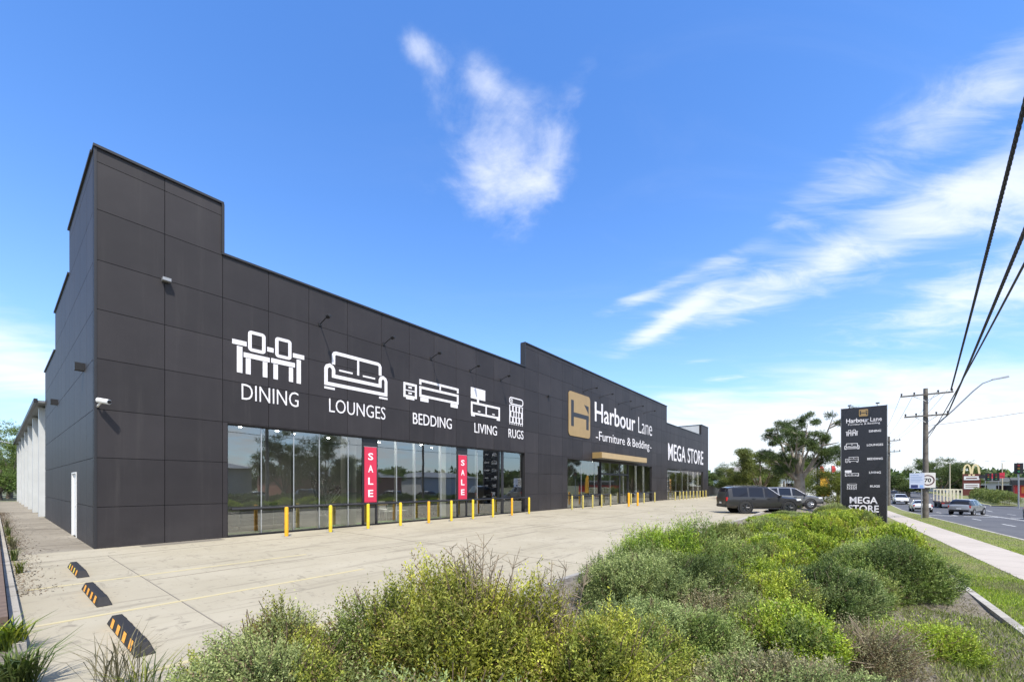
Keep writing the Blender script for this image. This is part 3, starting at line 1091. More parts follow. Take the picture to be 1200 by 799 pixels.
for x in (6.24, 9.13, 11.83, 14.6, 17.2):
    sign_light(x, 8.02)
for x in (27.35, 30.15, 33.9, 36.83, 40.0):
    sign_light(x, 9.1, 1.1)
o = MB().cbox((1.52, -0.10, 7.9), (0.20, 0.16, 0.09)).build('flood_light', M['steel'], store)
o = MB().cbox((22.3, -0.08, 7.9), (0.18, 0.14, 0.10)).build('flood_light', M['black'], store)
for y, z in ((2.17, 5.35), (10.6, 5.33)):
    MB().box(-0.20, -0.002, y - 0.1, y + 0.1, z - 0.13, z + 0.10).build('wall_light', M['black'], store)
c = MB().tube([(0.06, -0.002, 3.9), (0.06, -0.12, 3.92), (0.12, -0.22, 4.02)], 0.025, 8).build('security_camera', M['white'], store)
MB().tube([(0.05, -0.16, 4.05), (0.24, -0.38, 4.0)], 0.07, 10).build('camera_body', M['white'], c, smooth=True)
MB().tube([(0.242, -0.382, 4.0), (0.25, -0.392, 3.997)], 0.05, 10).build('camera_lens', M['black'], c)
# flag pole bracket sticker strip at the far left pane of the third shopfront
dec = MB()
for i in range(16):
    z = 0.35 + i * 0.2
    dec.box(47.45, 47.75 + 0.25 * (i % 3 == 0), 0.10, 0.108, z, z + 0.13)
dec.box(47.45, 52.5, 0.10, 0.108, 3.3, 3.5)
dec.build('window_decal', M['steel'], store)
# ================================================================== THINGS ON THE FORECOURT
def L2(x, y, z=0.0):
    """shop coordinates to world"""
    return P(x + T0, N0 - y, z)


def ordinal(i):
    return ['first', 'second', 'third', 'fourth', 'fifth', 'sixth', 'seventh', 'eighth', 'ninth', 'tenth', 'eleventh', 'twelfth'][i]


def bollard_proto(m):
    b = MB().lathe([(0.0, 0.0), (0.062, 0.0), (0.062, 0.95), (0.056, 0.985), (0.035, 1.0), (0, 1.005)], 14)
    t = bpy.data.objects.new('bollard', None)
    COL.objects.link(t)
    b.build('post', m, t, smooth=True)
    MB().cbox((0, 0, 0.006), (0.24, 0.24, 0.012)).build('base_plate', M['steel'], t)
    return t


_used = {}


def place_bollard(x, off, label, group, m='yellow'):
    if m not in _used:
        o = bollard_proto(M[m])
        _used[m] = o
    else:
        o = copy_tree(_used[m])
    o.location = L2(x, -off)
    o.rotation_euler = (0, 0, PHI)
    return tag(o, label, 'bollard', group)


for i, x in enumerate((4.5, 6.05, 7.6, 9.15, 10.7, 12.1, 13.6, 15.15, 16.8, 18.45)):
    place_bollard(x, 1.18, '%s bollard before the near shopfront, %s from the building corner' % ('amber' if i in (0, 4, 8) else 'yellow', ordinal(i)), 'bollards along the near shopfront',
                  'amber' if i in (0, 4, 8) else 'yellow')
for i, x in enumerate((23.54, 25.1, 26.6, 28.1, 29.7, 33.9, 37.0, 39.9)):
    place_bollard(x, 1.18, 'yellow bollard by the entrance glazing, %s of that row from the near end' % ordinal(i), 'bollards along the entrance', 'yellow_pale')
for i, x in enumerate((30.0, 31.85)):
    o = place_bollard(x, 2.6, ('near' if i == 0 else 'far') + ' one of two thick amber bollards standing out before the entrance doors', 'amber bollards before the doors', 'amber')
    o.scale = (1.35, 1.35, 1.12)
for i, x in enumerate((46.43, 48.17, 49.5, 50.8, 52.3, 53.84, 55.4, 56.9, 58.4, 59.96)):
    place_bollard(x, 1.18, 'pale yellow bollard under MEGA STORE, %s of the row from the near end' % ordinal(i), 'bollards under the far shopfront', 'yellow_pale')


def wheel_stop(y, x, label):
    t = thing('wheel_stop', label, 'wheel stop', L2(x, y), PHI, 'wheel stops in the parking bays')
    L, w, h = 0.83, 0.085, 0.12
    b = MB()
    vs = [(-w, -L, 0.004), (w, -L, 0.004), (w, L, 0.004), (-w, L, 0.004), (-w * .55, -L + .10, h), (w * .55, -L + .10, h), (w * .55, L - .10, h), (-w * .55, L - .10, h)]
    b.add(vs, [(0, 3, 2, 1), (4, 5, 6, 7), (0, 1, 5, 4), (1, 2, 6, 5), (2, 3, 7, 6), (3, 0, 4, 7)])
    o = b.build('body', M['rubber'], t)
    bevel(o, 0.008)
    for k, yy in enumerate((-0.53, -0.18, 0.18, 0.53)):
        for sx in (-1, 1):
            def pt(y_, f): return (sx * (lerp(w, w * .55, f) + 0.004), y_, lerp(0.004, h, f) + 0.001)
            q = MB().add([pt(yy - .10, .14), pt(yy + .05, .14), pt(yy + .09, .90), pt(yy - .06, .90)], [(0, 1, 2, 3)])
            q.build('reflector', M['refl_y'] if (k % 2 and label.startswith('far')) else M['refl_o'], t)
    return t


M['refl_o'] = mat('reflector_orange', (0.85, 0.34, 0.02), 0.35, var=0.3, vscale=30)
M['refl_y'] = mat('reflector_yellow', (0.70, 0.55, 0.05), 0.4, var=0.3, vscale=30)
wheel_stop(-9.55, -0.75, 'nearest black rubber wheel stop with orange reflectors, beside the grey-green shrub')
wheel_stop(-6.81, -0.72, 'middle black rubber wheel stop of the three by the dark wall, striped orange')
wheel_stop(-3.92, -0.66, 'farthest black rubber wheel stop, closest to the dark building corner')

# guard rail in front of the glass
def guard_rail(x0, x1, y, label, group=None):
    t = thing('guard_rail', label, 'rail', L2(x0, y), PHI, 'black guard rails before the glazing')
    L = x1 - x0
    MB().tube([(0, 0, 0.95), (L, 0, 0.95)], 0.045, 8).build('rail', M['black'], t)
    k = max(2, int(L / 5.0) + 1)
    for i in range(k):
        x = lerp(0.10, L - 0.10, i / (k - 1))
        MB().tube([(x, 0.03, 0.95), (x, 0.44, 0.95)], 0.02, 8).build('bracket', M['black'], t)


guard_rail(3.15, 19.9, -0.32, 'long black guard rail crossing the near shopfront at waist height')
guard_rail(24.9, 31.6, -0.32, 'black guard rail left of the entrance doors under the gold emblem')
guard_rail(35.6, 42.4, -0.32, 'black guard rail right of the entrance doors')
guard_rail(47.4, 63.2, -0.32, 'black guard rail before the farthest shopfront')

# sale banners on the pillars
M['red_grad'] = mat('sale_banner_red', (0.60, 0.03, 0.075), 0.6)


def sale_banner(x0, x1, y, z0, z1, label, m, letters=True):
    t = thing('sale_banner', label, 'banner', L2((x0 + x1) / 2, y), PHI, 'vertical sale banners in the shop windows')
    w = (x1 - x0) / 2
    MB().box(-w, w, -0.012, 0.012, z0, z1).build('fabric', m, t)
    MB().tube([(-w - .03, 0, z1 + .012), (w + .03, 0, z1 + .012)], 0.012, 6).build('batten', M['alu'], t)
    if letters:
        h = (z1 - z0)
        for k, ch in enumerate('SALE'):
            zc = z1 - h * (0.17 + 0.223 * k)
            text('lettering', ch, t, -w * .42, w * .42, zc - .155, zc + .155, y=-0.018, thick=0.005, weight=0.02)
    return t


sale_banner(8.22, 8.81, 0.085, 1.0, 3.39, 'red vertical SALE banner on the pillar between first and second shopfront windows', M['red_grad'])
sale_banner(13.79, 14.42, 0.085, 0.98, 3.35, 'red vertical SALE banner on the pillar between the second and third windows', M['red_grad'])
sale_banner(29.75, 30.75, 0.5, 0.9, 3.3, 'pale pink banner hanging inside the glazing left of the entrance doors', M['pink'], False)
sale_banner(33.0, 34.2, 2.2, 0.5, 2.3, 'dark red poster panel standing inside the entrance doors', mat('poster_red', (0.35, 0.02, 0.08), 0.6), False)

# ---- things in the showroom
WD = mat('table_timber', (0.38, 0.27, 0.16), 0.5, var=0.15, vscale=6)
FAB = mat('sofa_fabric', (0.34, 0.34, 0.33), 0.9, var=0.08, vscale=20)
FABD = mat('dark_fabric', (0.12, 0.13, 0.14), 0.9, var=0.1, vscale=20)


def sofa(x, y, rz, label, m):
    t = thing('sofa', label, 'sofa', L2(x, y, 0.03), PHI + rz, 'sofas in the showroom')
    bevel(MB().box(-0.95, 0.95, -0.42, 0.42, 0.14, 0.42).build('seat', m, t), 0.05)
    bevel(MB().box(-0.95, 0.95, 0.25, 0.48, 0.421, 0.85).build('backrest', m, t), 0.06)
    for s in (-1, 1):
        bevel(MB().box(s * 1.05 - 0.095, s * 1.05 + 0.095, -0.44, 0.48, 0.13, 0.62).build('armrest', m, t), 0.05)
        for q in (-0.35, 0.38):
            MB().cbox((s * 0.98, q, 0.065), (0.06, 0.06, 0.13)).build('leg', M['black'], t)


def dining(x, y, label):
    t = thing('dining_table', label, 'table', L2(x, y, 0.03), PHI, 'tables in the showroom')
    bevel(MB().box(-0.9, 0.9, -0.45, 0.45, 0.72, 0.76).build('tabletop', WD, t), 0.01)
    for a in (-0.8, 0.8):
        for b_ in (-0.36, 0.36):
            MB().tube([(a, b_, 0), (a * .95, b_ * .95, 0.72)], 0.03, 8).build('leg', WD, t)


def chair(x, y, rz, label, m):
    t = thing('dining_chair', label, 'chair', L2(x, y, 0.03), PHI + rz, 'chairs in the showroom')
    bevel(MB().box(-0.22, 0.22, -0.22, 0.22, 0.43, 0.47).build('seat', m, t), 0.015)
    MB().add([(-.2, .2, .50), (.2, .2, .50), (.2, .28, .88), (-.2, .28, .88), (-.2, .23, .50), (.2, .23, .50), (.2, .31, .88), (-.2, .31, .88)],
             [(0, 1, 2, 3), (7, 6, 5, 4), (0, 4, 5, 1), (1, 5, 6, 2), (2, 6, 7, 3), (3, 7, 4, 0)]).build('backrest', m, t)
    for a in (-.19, .19):
        for b_ in (-.19, .19):
            MB().tube([(a * 1.15, b_ * 1.15, 0), (a, b_, 0.43)], 0.016, 6).build('leg', M['white'], t)
        MB().tube([(a, .19, .46), (a, .24, .52)], 0.014, 6).build('back_post', M['white'], t)


dining(10.6, 1.9, 'timber dining table behind the second shopfront window')
for i, (x, y, rz, lb) in enumerate(((10.2, 1.25, 3.14, 'pale dining chair at the window side of the timber table, nearer the first banner'), (11.0, 1.22, 3.2, 'pale dining chair at the window side of the timber table, nearer the second banner'),
                                    (10.2, 2.6, 0.0, 'pale dining chair behind the timber table, nearer the first banner'), (11.0, 2.62, 0.1, 'pale dining chair behind the timber table, nearer the second banner'))):
    chair(x, y, rz, lb, M['white'])
sofa(5.1, 2.4, 3.14, 'light grey sofa facing the first shopfront window', FAB)
sofa(13.0, 2.6, 3.3, 'dark fabric sofa behind the second window near the second SALE banner', FABD)
sofa(16.3, 2.1, 3.14, 'light grey sofa behind the third shopfront window', FAB)
sofa(27.0, 2.3, 3.14, 'light grey sofa inside the glazing left of the entrance', FAB)
sofa(39.0, 2.4, 3.14, 'light grey sofa inside the glazing right of the entrance', FAB)
sofa(57.5, 2.4, 3.14, 'dark sofa in the warm lit far shopfront', FABD)


def branch_vase(x, y):
    rng = random.Random(3)
    t = thing('branch_vase', 'vase of white bare branches standing inside the first shopfront window', 'vase', L2(x, y, 0.06), PHI)
    MB().lathe([(0, 0), (.14, 0), (.2, .2), (.17, .42), (.08, .5), (.09, .55), (.07, .55)], 16).build('vase', M['white'], t, smooth=True)
    b = MB()
    for i in range(34):
        a = rng.uniform(0, 6.28)
        sp = rng.uniform(.15, .75)
        h = rng.uniform(.7, 1.5)
        p0 = Vector((0, 0, .5))
        p1 = Vector((math.cos(a) * sp * .5, math.sin(a) * sp * .4, .5 + h * .55))
        p2 = Vector((math.cos(a + .4) * sp, math.sin(a + .4) * sp * .6, .5 + h))
        b.tube([p0, p1, p2], [.012, .02, .014], 5)
        for q in range(3):
            c = p1.lerp(p2, rng.random())
            b.tube([c, c + Vector((rng.uniform(-.2, .2), rng.uniform(-.1, .1), rng.uniform(.02, .22)))], [.016, .012], 5)
    b.build('branches', M['white'], t)


branch_vase(6.75, 0.75)


def display_board(x, y, label):
    t = thing('display_board', label, 'display', L2(x, y), PHI)
    MB().box(-0.55, 0.55, -0.02, 0.02, 0.04, 3.7).build('panel', M['black'], t)
    rng = random.Random(5)
    for k in range(6):
        z = 3.25 - k * 0.42
        MB().box(-0.42, -0.05 + rng.uniform(0, .1), -0.03, -0.021, z, z + 0.05).build('shelf_edge', M['pillar'], t)
        MB().box(0.02, 0.42, -0.03, -0.021, z + .1, z + 0.2).build('picture', M['pillar'], t)


display_board(16.75, 0.42, 'tall black display board with pale pictures behind the third window')
for x, y, lb in ((3.9, 0.9, 'leftmost'), (5.9, 1.6, 'second')):
    t = thing('price_sign', 'small white price card on a thin stand inside the first window, %s of two' % lb, 'price card', L2(x + 1.0, y, 0.03), PHI, 'price cards on stands')
    MB().box(-.14, .14, -.008, .008, 0.85, 1.05).build('card', M['white'], t)
    MB().tube([(0, 0, 0), (0, 0, .85)], .01, 6).build('stand', M['alu'], t)


def shelf_unit(x, y, label):
    t = thing('shelf_unit', label, 'shelf', L2(x, y, 0.031), PHI, 'shelf units in the far shopfront')
    for k in range(5):
        MB().box(-1.2, 1.2, -.2, .2, 0.1 + .55 * k, .14 + .55 * k).build('shelf', WD, t)
    for a in (-1.2, 1.2):
        MB().box(a - .03 + (0.031 if a > 0 else -0.031), a + .03 + (0.031 if a > 0 else -0.031), -.2, .2, 0, 2.6).build('side_panel', WD, t)
    rng = random.Random(int(x * 10))
    for k in range(5):
        b = MB()
        for q in range(4):
            xx = -1.0 + q * .55 + rng.uniform(-.1, .1)
            b.lathe([(0, 0), (.09, 0), (.12, .1), (.07, .25), (.08, .3)], 10, (xx, 0, .145 + .55 * k))
        b.build('ornaments', M['pillar'] if k % 2 else M['gold'], t)


shelf_unit(58.2, 4.6, 'timber shelf unit in the far shopfront under STORE, nearer one')
shelf_unit(61.4, 4.6, 'timber shelf unit in the far shopfront under STORE, farther one')

# ================================================================== PYLON SIGN
def pylon():
    c = P(37.75, 1.15)
    zg = zbed(37.75, 1.15) - 0.1
    rz = math.atan2(-DX, DY)          # local x along the across direction, faces -y towards the viewer
    t = thing('pylon_sign', 'tall black pylon sign with white furniture icons and MEGA STORE at its foot', 'sign', (c.x, c.y, 0), rz)
    w, top = 1.2, 7.15
    b = bevel(MB().box(-w, w, -0.14, 0.14, zg, top).build('panel', mat('gloss_black', (0.014, 0.013, 0.018), 0.22, var=0.2), t), 0.01)
    fr = MB()
    fr.box(w + .001, w + .035, -0.15, 0.15, zg, top + .03).box(-w - .035, -w - .001, -0.15, 0.15, zg, top + .03)
    fr.build('edge_trim', M['roofgrey'], t)
    for x in (-0.75, 0.72):
        l = MB().tube([(x, -0.02, top), (x, -0.02, top + .12), (x, -0.38, top + .16)], 0.018, 6).build('sign_light', M['black'], t)
        MB().cbox((x, -0.45, top + .13), (0.2, 0.14, 0.07)).build('lamp_head', M['black'], l)
    y = -0.155
    emblem(t, -0.24, 0.24, 6.50, 6.98, y - 0.03)
    text('name_lettering', 'Harbour', t, -0.93, 0.28, 6.10, 6.40, y=y, thick=0.012, weight=0.02)
    text('name_lettering', 'Lane', t, 0.36, 0.95, 6.10, 6.40, y=y, thick=0.012, weight=0.004, spacing=1.06)
    for wd, a, b, z0 in (('Furniture', -.82, -.04, 5.925), ('&', .04, .15, 5.925), ('Bedding', .22, .86, 5.89)):
        text('tagline_lettering', wd, t, a, b, z0, 6.05, y=y, thick=0.012)
    zs = (5.40, 4.45, 3.50, 2.56, 1.62)
    for (k, wd, z, iw, tw) in zip(('dining', 'lounge', 'bed', 'living', 'rug'), ('DINING', 'LOUNGES', 'BEDDING', 'LIVING', 'RUGS'), zs, (.66, .82, .72, .76, .56), (.62, .84, .80, .60, .50)):
        icon(k, t, y, 0.012, (-0.62 - iw / 2, -0.62 + iw / 2, z - .20, z + .22))
        text(wd.lower() + '_lettering', wd, t, 0.60 - tw / 2, 0.60 + tw / 2, z - .03, z + .12, y=y, thick=0.012, weight=0.02)
    text('megastore_lettering', 'MEGA', t, -0.74, 0.74, 0.46, 0.93, y=y, thick=0.012, weight=0.02)
    text('megastore_lettering', 'STORE', t, -0.80, 0.80, -0.12, 0.36, y=y, thick=0.012, weight=0.02)


pylon()

# ================================================================== POLES, LAMPS, CABLES, ROAD SIGNS
RZN = math.atan2(-DX, DY)              # local x = across the road


def power_pole(t_, n_, h, label, group='timber power poles', lamp=False, arms=((9.4, 1.6), (7.6, 1.35)), r0=0.20):
    g = zv(t_) - 0.1
    c = P(t_, n_)
    t = thing('power_pole', label, 'power pole', (c.x, c.y, 0), RZN, group)
    MB().tube([(0, 0, g), (0, 0, h * .5), (0, 0, h)], [r0, r0 * .88, r0 * .74], 14).build('pole', M['wood_pole'], t, smooth=True)
    for z, a in arms:
        ar = MB().box(-a, a, -r0 - .12, -r0 - .005, z - .06, z + .06).build('crossarm', M['wood_pole'], t)
        for x in (-a + .08, -a * .45, a * .45, a - .08):
            MB().lathe([(0.03, z + .06), (0.03, z + .1), (.07, z + .12), (.045, z + .17), (.075, z + .2), (.05, z + .27), (0, z + .28)], 10, (x, -r0 - .06, 0)).build('insulator', M['black'], ar)
        for s in (-1, 1):
            MB().tube([(s * a * .5, -r0 - .05, z - .06), (s * .03, -r0 - .02, z - .55)], .02, 6).build('arm_brace', M['steel'], ar)
    if lamp:
        am = MB().tube([(r0 * .6, 0, 6.05), (0.6, 0, 6.75), (1.6, 0, 7.9), (2.75, 0, 9.35), (3.25, 0, 9.88), (3.8, 0, 10.1)], [.06, .058, .055, .05, .045, .04], 8).build('lamp_arm', M['steel'], t, smooth=True)
        MB().add([(3.75, -.1, 10.06), (4.65, -.12, 10.16), (4.65, .12, 10.16), (3.75, .1, 10.06), (3.75, -.08, 10.16), (4.6, -.1, 10.28), (4.6, .1, 10.28), (3.75, .08, 10.16)],
                 [(0, 3, 2, 1), (4, 5, 6, 7), (0, 1, 5, 4), (1, 2, 6, 5), (2, 3, 7, 6), (3, 0, 4, 7)]).build('lamp_head', M['steel'], am)
        MB().cbox((-.2, -.12, 1.9), (.22, .16, .34)).build('meter_box', M['black'], t)
    return t


power_pole(49.5, 5.55, 9.95, 'near timber power pole with two crossarms and a long lamp bracket over the road', lamp=True)
power_pole(87.2, 5.7, 9.3, 'second timber power pole just past the black pylon sign', arms=((8.6, 1.3), (6.9, 1.3)))
power_pole(130.0, 5.7, 9.8, 'distant timber power pole down the road', arms=((9.0, 1.2),))
power_pole(-9.3, 0.74, 12.3, 'tall timber power pole behind the viewer that carries the twisted cables', arms=((11.6, 1.2), (7.4, 0.9)))
for i, (a, b_) in enumerate(((19.5, 19.2), (42.0, 19.2))):
    power_pole(a, b_, 10.0, 'timber power pole across the road, ' + ('opposite the near shopfront' if i == 0 else 'opposite the entrance'), arms=((9.3, 1.2), (8.2, .9)))


def cable(name, a, b, sag, r, label, twisted=False, k=40, group='overhead cables'):
    a, b = Vector(a), Vector(b)
    pts = []
    for i in range(k + 1):
        u = i / k
        p = a.lerp(b, u)
        p.z -= sag * 4 * u * (1 - u)
        pts.append(p)
    m = MB()
    if not twisted:
        m.tube(pts, r, 6)
    else:
        d = (b - a).normalized()
        e1 = d.cross(Vector((0, 0, 1))).normalized()
        e2 = e1.cross(d)
        K = int((b - a).length / 0.07)
        for s in range(3):
            q = []
            for i in range(K + 1):
                u = i / K
                p = a.lerp(b, u)
                p.z -= sag * 4 * u * (1 - u)
                an = u * (b - a).length / 0.75 * 6.283 + s * 2.094
                q.append(p + (e1 * math.cos(an) + e2 * math.sin(an)) * r * 0.36)
            m.tube(q, r * 0.68, 6)
    o = m.build(name, M['cable'], smooth=True)
    return tag(o, label, 'cable', group)


def on_pole(t_, n_, x, z):
    c = P(t_, n_ + x)
    return Vector((c.x, c.y, z))


cable('power_cable', on_pole(49.5, 5.55, 1.5, 9.62), on_pole(-9.3, 0.74, 0.0, 11.9), 0.24, 0.052, 'thick twisted overhead cable rising steeply from the top crossarm to the upper right', True)
cable('power_cable', on_pole(49.5, 5.55, 1.25, 7.5), on_pole(-9.3, 0.74, 0.0, 7.65), 0.2, 0.042, 'twisted overhead cable from the lower crossarm, middle of the three rising to the right', True)
cable('service_cable', on_pole(49.5, 5.55, 0.15, 5.75), on_pole(-9.3, 0.74, 0.0, 6.1), 0.45, 0.02, 'thin overhead cable leaving the pole below the lamp bracket, lowest of the three')
for i, (x, z1, z2, lb) in enumerate(((-1.5, 9.66, 8.86, 'outermost left'), (-0.7, 9.66, 8.86, 'inner left'), (0.7, 9.66, 8.86, 'inner right'), (1.3, 9.66, 8.86, 'outer right'))):
    cable('power_line', on_pole(49.5, 5.55, x, z1), on_pole(87.2, 5.7, x * .8, z2), 0.5, 0.012, 'thin power line from the near pole to the second pole, %s of four' % lb)
    cable('power_line', on_pole(87.2, 5.7, x * .8, z2), on_pole(130.0, 5.7, x * .7, 9.2), 0.6, 0.014, 'thin power line beyond the second pole, %s of four' % lb)
cable('power_line', on_pole(49.5, 5.55, 0.1, 6.75), on_pole(42.0, 19.2, 0, 8.2), 0.25, 0.016, 'thin cable crossing the road from the near pole towards the far kerb')
for x in (-1.0, 0.0, 1.0):
    cable('power_line', on_pole(19.5, 19.2, x, 9.5), on_pole(42.0, 19.2, x, 9.5), 0.5, 0.03, 'power line on the far side of the road opposite the car park, ' + ('kerb side' if x < 0 else ('middle' if x == 0 else 'outer')) + ' one')
    cable('power_line', on_pole(-20, 19.2, x, 9.8), on_pole(19.5, 19.2, x, 9.5), 0.7, 0.03, 'power line on the far side of the road behind the viewer, ' + ('kerb side' if x < 0 else ('middle' if x == 0 else 'outer')) + ' one')


def speed_sign():
    c = P(49.5, 5.55)
    t = thing('speed_sign', 'white speed limit 70 sign fixed to the near timber power pole', 'road sign', (c.x, c.y, 0), RZN + 0.25)
    x0, x1, z0, z1 = -0.50, 0.50, 1.52, 2.78
    y = -0.36
    bevel(MB().prism(rring(x0, x1, z0, z1, .06)[::-1], y, y + .02).build('plate', mat('sign_cream', (0.66, 0.64, 0.60), 0.5), t), 0.003)
    ring = [(0.0 + .40 * math.cos(a), 2.15 + .40 * math.sin(a)) for a in np.linspace(0, 6.283, 29)[:-1]]
    MB().stroke(ring, .09, y - .006, y - .001, True).build('ring', mat('sign_dark_red', (0.09, 0.035, 0.04), 0.5), t)
    text('lettering', '70', t, -0.22, 0.22, 1.98, 2.32, y=y - .007, thick=.005, weight=0.03, m=M['black'])
    for z in (1.8, 2.5):
        MB().box(-.22, .22, y + .021, y + .12, z - .03, z + .03).build('clamp', M['steel'], t)


speed_sign()


def info_sign():
    p = P(47.3, 4.78)
    g = zv(47.3) - .05
    t = thing('information_sign', 'pale blue and white information sign on a slim grey post beside the power pole', 'road sign', (p.x, p.y, 0), RZN + 0.2)
    MB().tube([(0.30, 0, g), (0.30, 0, 2.85)], .035, 8).build('post', M['steel'], t)
    y = -.06
    MB().box(-.46, .46, y, y + .02, 1.46, 2.72).build('plate', mat('sign_pale_blue', (0.46, 0.52, 0.66), 0.5), t)
    b = MB()
    for z, w in ((2.55, .3), (2.4, .42), (2.27, .40), (2.14, .44), (2.02, .36)):
        b.box(-.40, -.40 + w * 1.7, y - .004, y - .001, z - .025, z + .025)
    b.build('text_line', mat('sign_text', (0.25, 0.33, 0.5), .6), t)
    MB().box(-.38, .06, y - .004, y - .001, 1.52, 1.76).build('symbol', mat('sign_navy', (0.02, 0.03, 0.12), .5), t)
    MB().box(.16, .38, y - .004, y - .001, 1.54, 1.74).build('symbol', mat('sign_sky', (0.2, 0.35, 0.65), .5), t)
    MB().box(-.455, .455, y - .003, y - .0005, 1.465, 1.50).build('border', mat('sign_navy2', (0.05, 0.08, 0.35), .5), t)


info_sign()
# ================================================================== VEGETATION
def unit(a):
    return a / np.maximum(1e-9, np.linalg.norm(a, axis=-1, keepdims=True))


def leaves_mesh(name, base, dirv, length, width, col, rng, m, fold=0.25):
    """many small pointed leaves as ONE mesh; col is a per-leaf colour of the leaf itself"""
    n = len(base)
    rnd = rng.normal(size=(n, 3))
    side = unit(np.cross(dirv, rnd))
    nor = np.cross(side, dirv)
    L = length[:, None]
    Wd = width[:, None]
    v = np.empty((n, 4, 3), dtype=np.float32)
    v[:, 0] = base
    mid = base + dirv * L * 0.5 + nor * Wd * fold
    v[:, 1] = mid + side * Wd * 0.5
    v[:, 2] = base + dirv * L
    v[:, 3] = mid - side * Wd * 0.5
    me = bpy.data.meshes.new(name)
    me.vertices.add(n * 4)
    me.vertices.foreach_set('co', v.ravel())
    me.loops.add(n * 4)
    me.loops.foreach_set('vertex_index', np.arange(n * 4, dtype=np.int32))
    me.polygons.add(n)
    me.polygons.foreach_set('loop_start', np.arange(0, n * 4, 4, dtype=np.int32))
    me.polygons.foreach_set('loop_total', np.full(n, 4, dtype=np.int32))
    c = np.ones((n, 4, 4), dtype=np.float32)
    c[:, :, :3] = col[:, None, :]
    a = me.color_attributes.new('tint', 'FLOAT_COLOR', 'POINT')
    a.data.foreach_set('color', c.ravel())
    me.materials.append(m)
    me.update()
    me.validate()
    return me


def sprigs(pos, axis, slen, nl, ll, lw, cb, ct, rng, spread=0.8, tip_pow=2.0, jit=0.25):
    """leaves set around each shoot; cb, ct are colours at the foot and the tip of each shoot"""
    n = len(pos)
    k = np.arange(nl)
    f = (k + 0.5) / nl
    rnd = unit(rng.normal(size=(n, 3)))
    e1 = unit(np.cross(axis, rnd))
    e2 = np.cross(axis, e1)
    an = k * 2.39996
    ph = rng.uniform(0, 6.28, (n, 1))
    ca, sa = np.cos(an[None] + ph), np.sin(an[None] + ph)
    rad = e1[:, None] * ca[..., None] + e2[:, None] * sa[..., None]
    sl = np.broadcast_to(np.asarray(slen).reshape(-1, 1), (n, 1))
    base = pos[:, None] + axis[:, None] * (f[None, :, None] * sl[..., None])
    d = unit(axis[:, None] * (0.55 + 0.5 * f[None, :, None]) + rad * spread + rng.normal(size=(n, nl, 3)) * jit)
    ln = ll * rng.uniform(0.65, 1.25, (n, nl)) * (1 - 0.35 * f[None])
    wd = lw * rng.uniform(0.7, 1.25, (n, nl)) * (1 - 0.25 * f[None])
    w = (f[None, :, None] ** tip_pow)
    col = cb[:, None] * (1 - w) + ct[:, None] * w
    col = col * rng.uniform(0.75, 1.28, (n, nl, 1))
    return base.reshape(-1, 3), d.reshape(-1, 3), ln.ravel(), wd.ravel(), col.reshape(-1, 3)


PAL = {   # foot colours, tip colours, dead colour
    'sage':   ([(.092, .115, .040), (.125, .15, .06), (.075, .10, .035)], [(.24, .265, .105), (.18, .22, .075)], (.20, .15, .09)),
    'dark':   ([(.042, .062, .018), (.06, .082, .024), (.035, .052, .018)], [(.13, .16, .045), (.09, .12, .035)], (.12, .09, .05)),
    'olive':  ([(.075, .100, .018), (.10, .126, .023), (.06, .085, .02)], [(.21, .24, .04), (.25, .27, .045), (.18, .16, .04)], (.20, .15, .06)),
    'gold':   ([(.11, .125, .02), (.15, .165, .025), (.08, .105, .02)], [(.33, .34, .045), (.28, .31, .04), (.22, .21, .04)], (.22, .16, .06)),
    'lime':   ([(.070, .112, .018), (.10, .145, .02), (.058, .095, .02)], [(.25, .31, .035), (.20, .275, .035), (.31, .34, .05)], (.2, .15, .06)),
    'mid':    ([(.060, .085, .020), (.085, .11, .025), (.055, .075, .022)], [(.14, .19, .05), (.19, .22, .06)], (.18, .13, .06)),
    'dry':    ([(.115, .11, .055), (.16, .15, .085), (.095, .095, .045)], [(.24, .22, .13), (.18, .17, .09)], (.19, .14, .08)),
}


PGAIN = 1.7


def pick(cols, n, rng):
    c = np.array(cols) * PGAIN
    i = rng.integers(0, len(c), n)
    j = rng.integers(0, len(c), n)
    k = rng.random((n, 1))
    return c[i] * k + c[j] * (1 - k)


def dome_points(n, rx, ry, h, lump, nl, rng, flat=0.0, seed_lobes=None):
    cz = rng.uniform(-0.12, 1.0, n)
    ph = rng.uniform(0, 2 * np.pi, n)
    s = np.sqrt(np.maximum(0, 1 - np.clip(cz, -1, 1) ** 2))
    d = np.stack([s * np.cos(ph), s * np.sin(ph), cz], 1)
    lob = unit(np.stack([rng.normal(size=nl), rng.normal(size=nl), np.abs(rng.normal(size=nl)) * 0.7], 1))
    amp = rng.uniform(0.6, 1.0, nl)
    wid = rng.uniform(0.09, 0.22, nl)
    q = np.exp(-(1 - d @ lob.T) / wid[None]) * amp[None]
    r = (1 - lump) + lump * q.max(1)
    which = q.argmax(1)
    u = rng.random(n)
    dep = 1 - 0.55 * u ** 1.5
    p = d * (r * dep)[:, None]
    zf = np.clip(p[:, 2], -0.12, None)
    zf = np.where(zf > 0, np.power(np.maximum(zf, 1e-6), 1 - flat * 0.5), zf)
    pos = np.stack([p[:, 0] * rx, p[:, 1] * ry, 0.12 * h + zf * 0.88 * h], 1)
    pos[:, 2] = np.maximum(pos[:, 2], 0.03)
    nor = unit(np.stack([d[:, 0] / rx, d[:, 1] / ry, d[:, 2] / h + 0.15], 1))
    return pos, nor, which


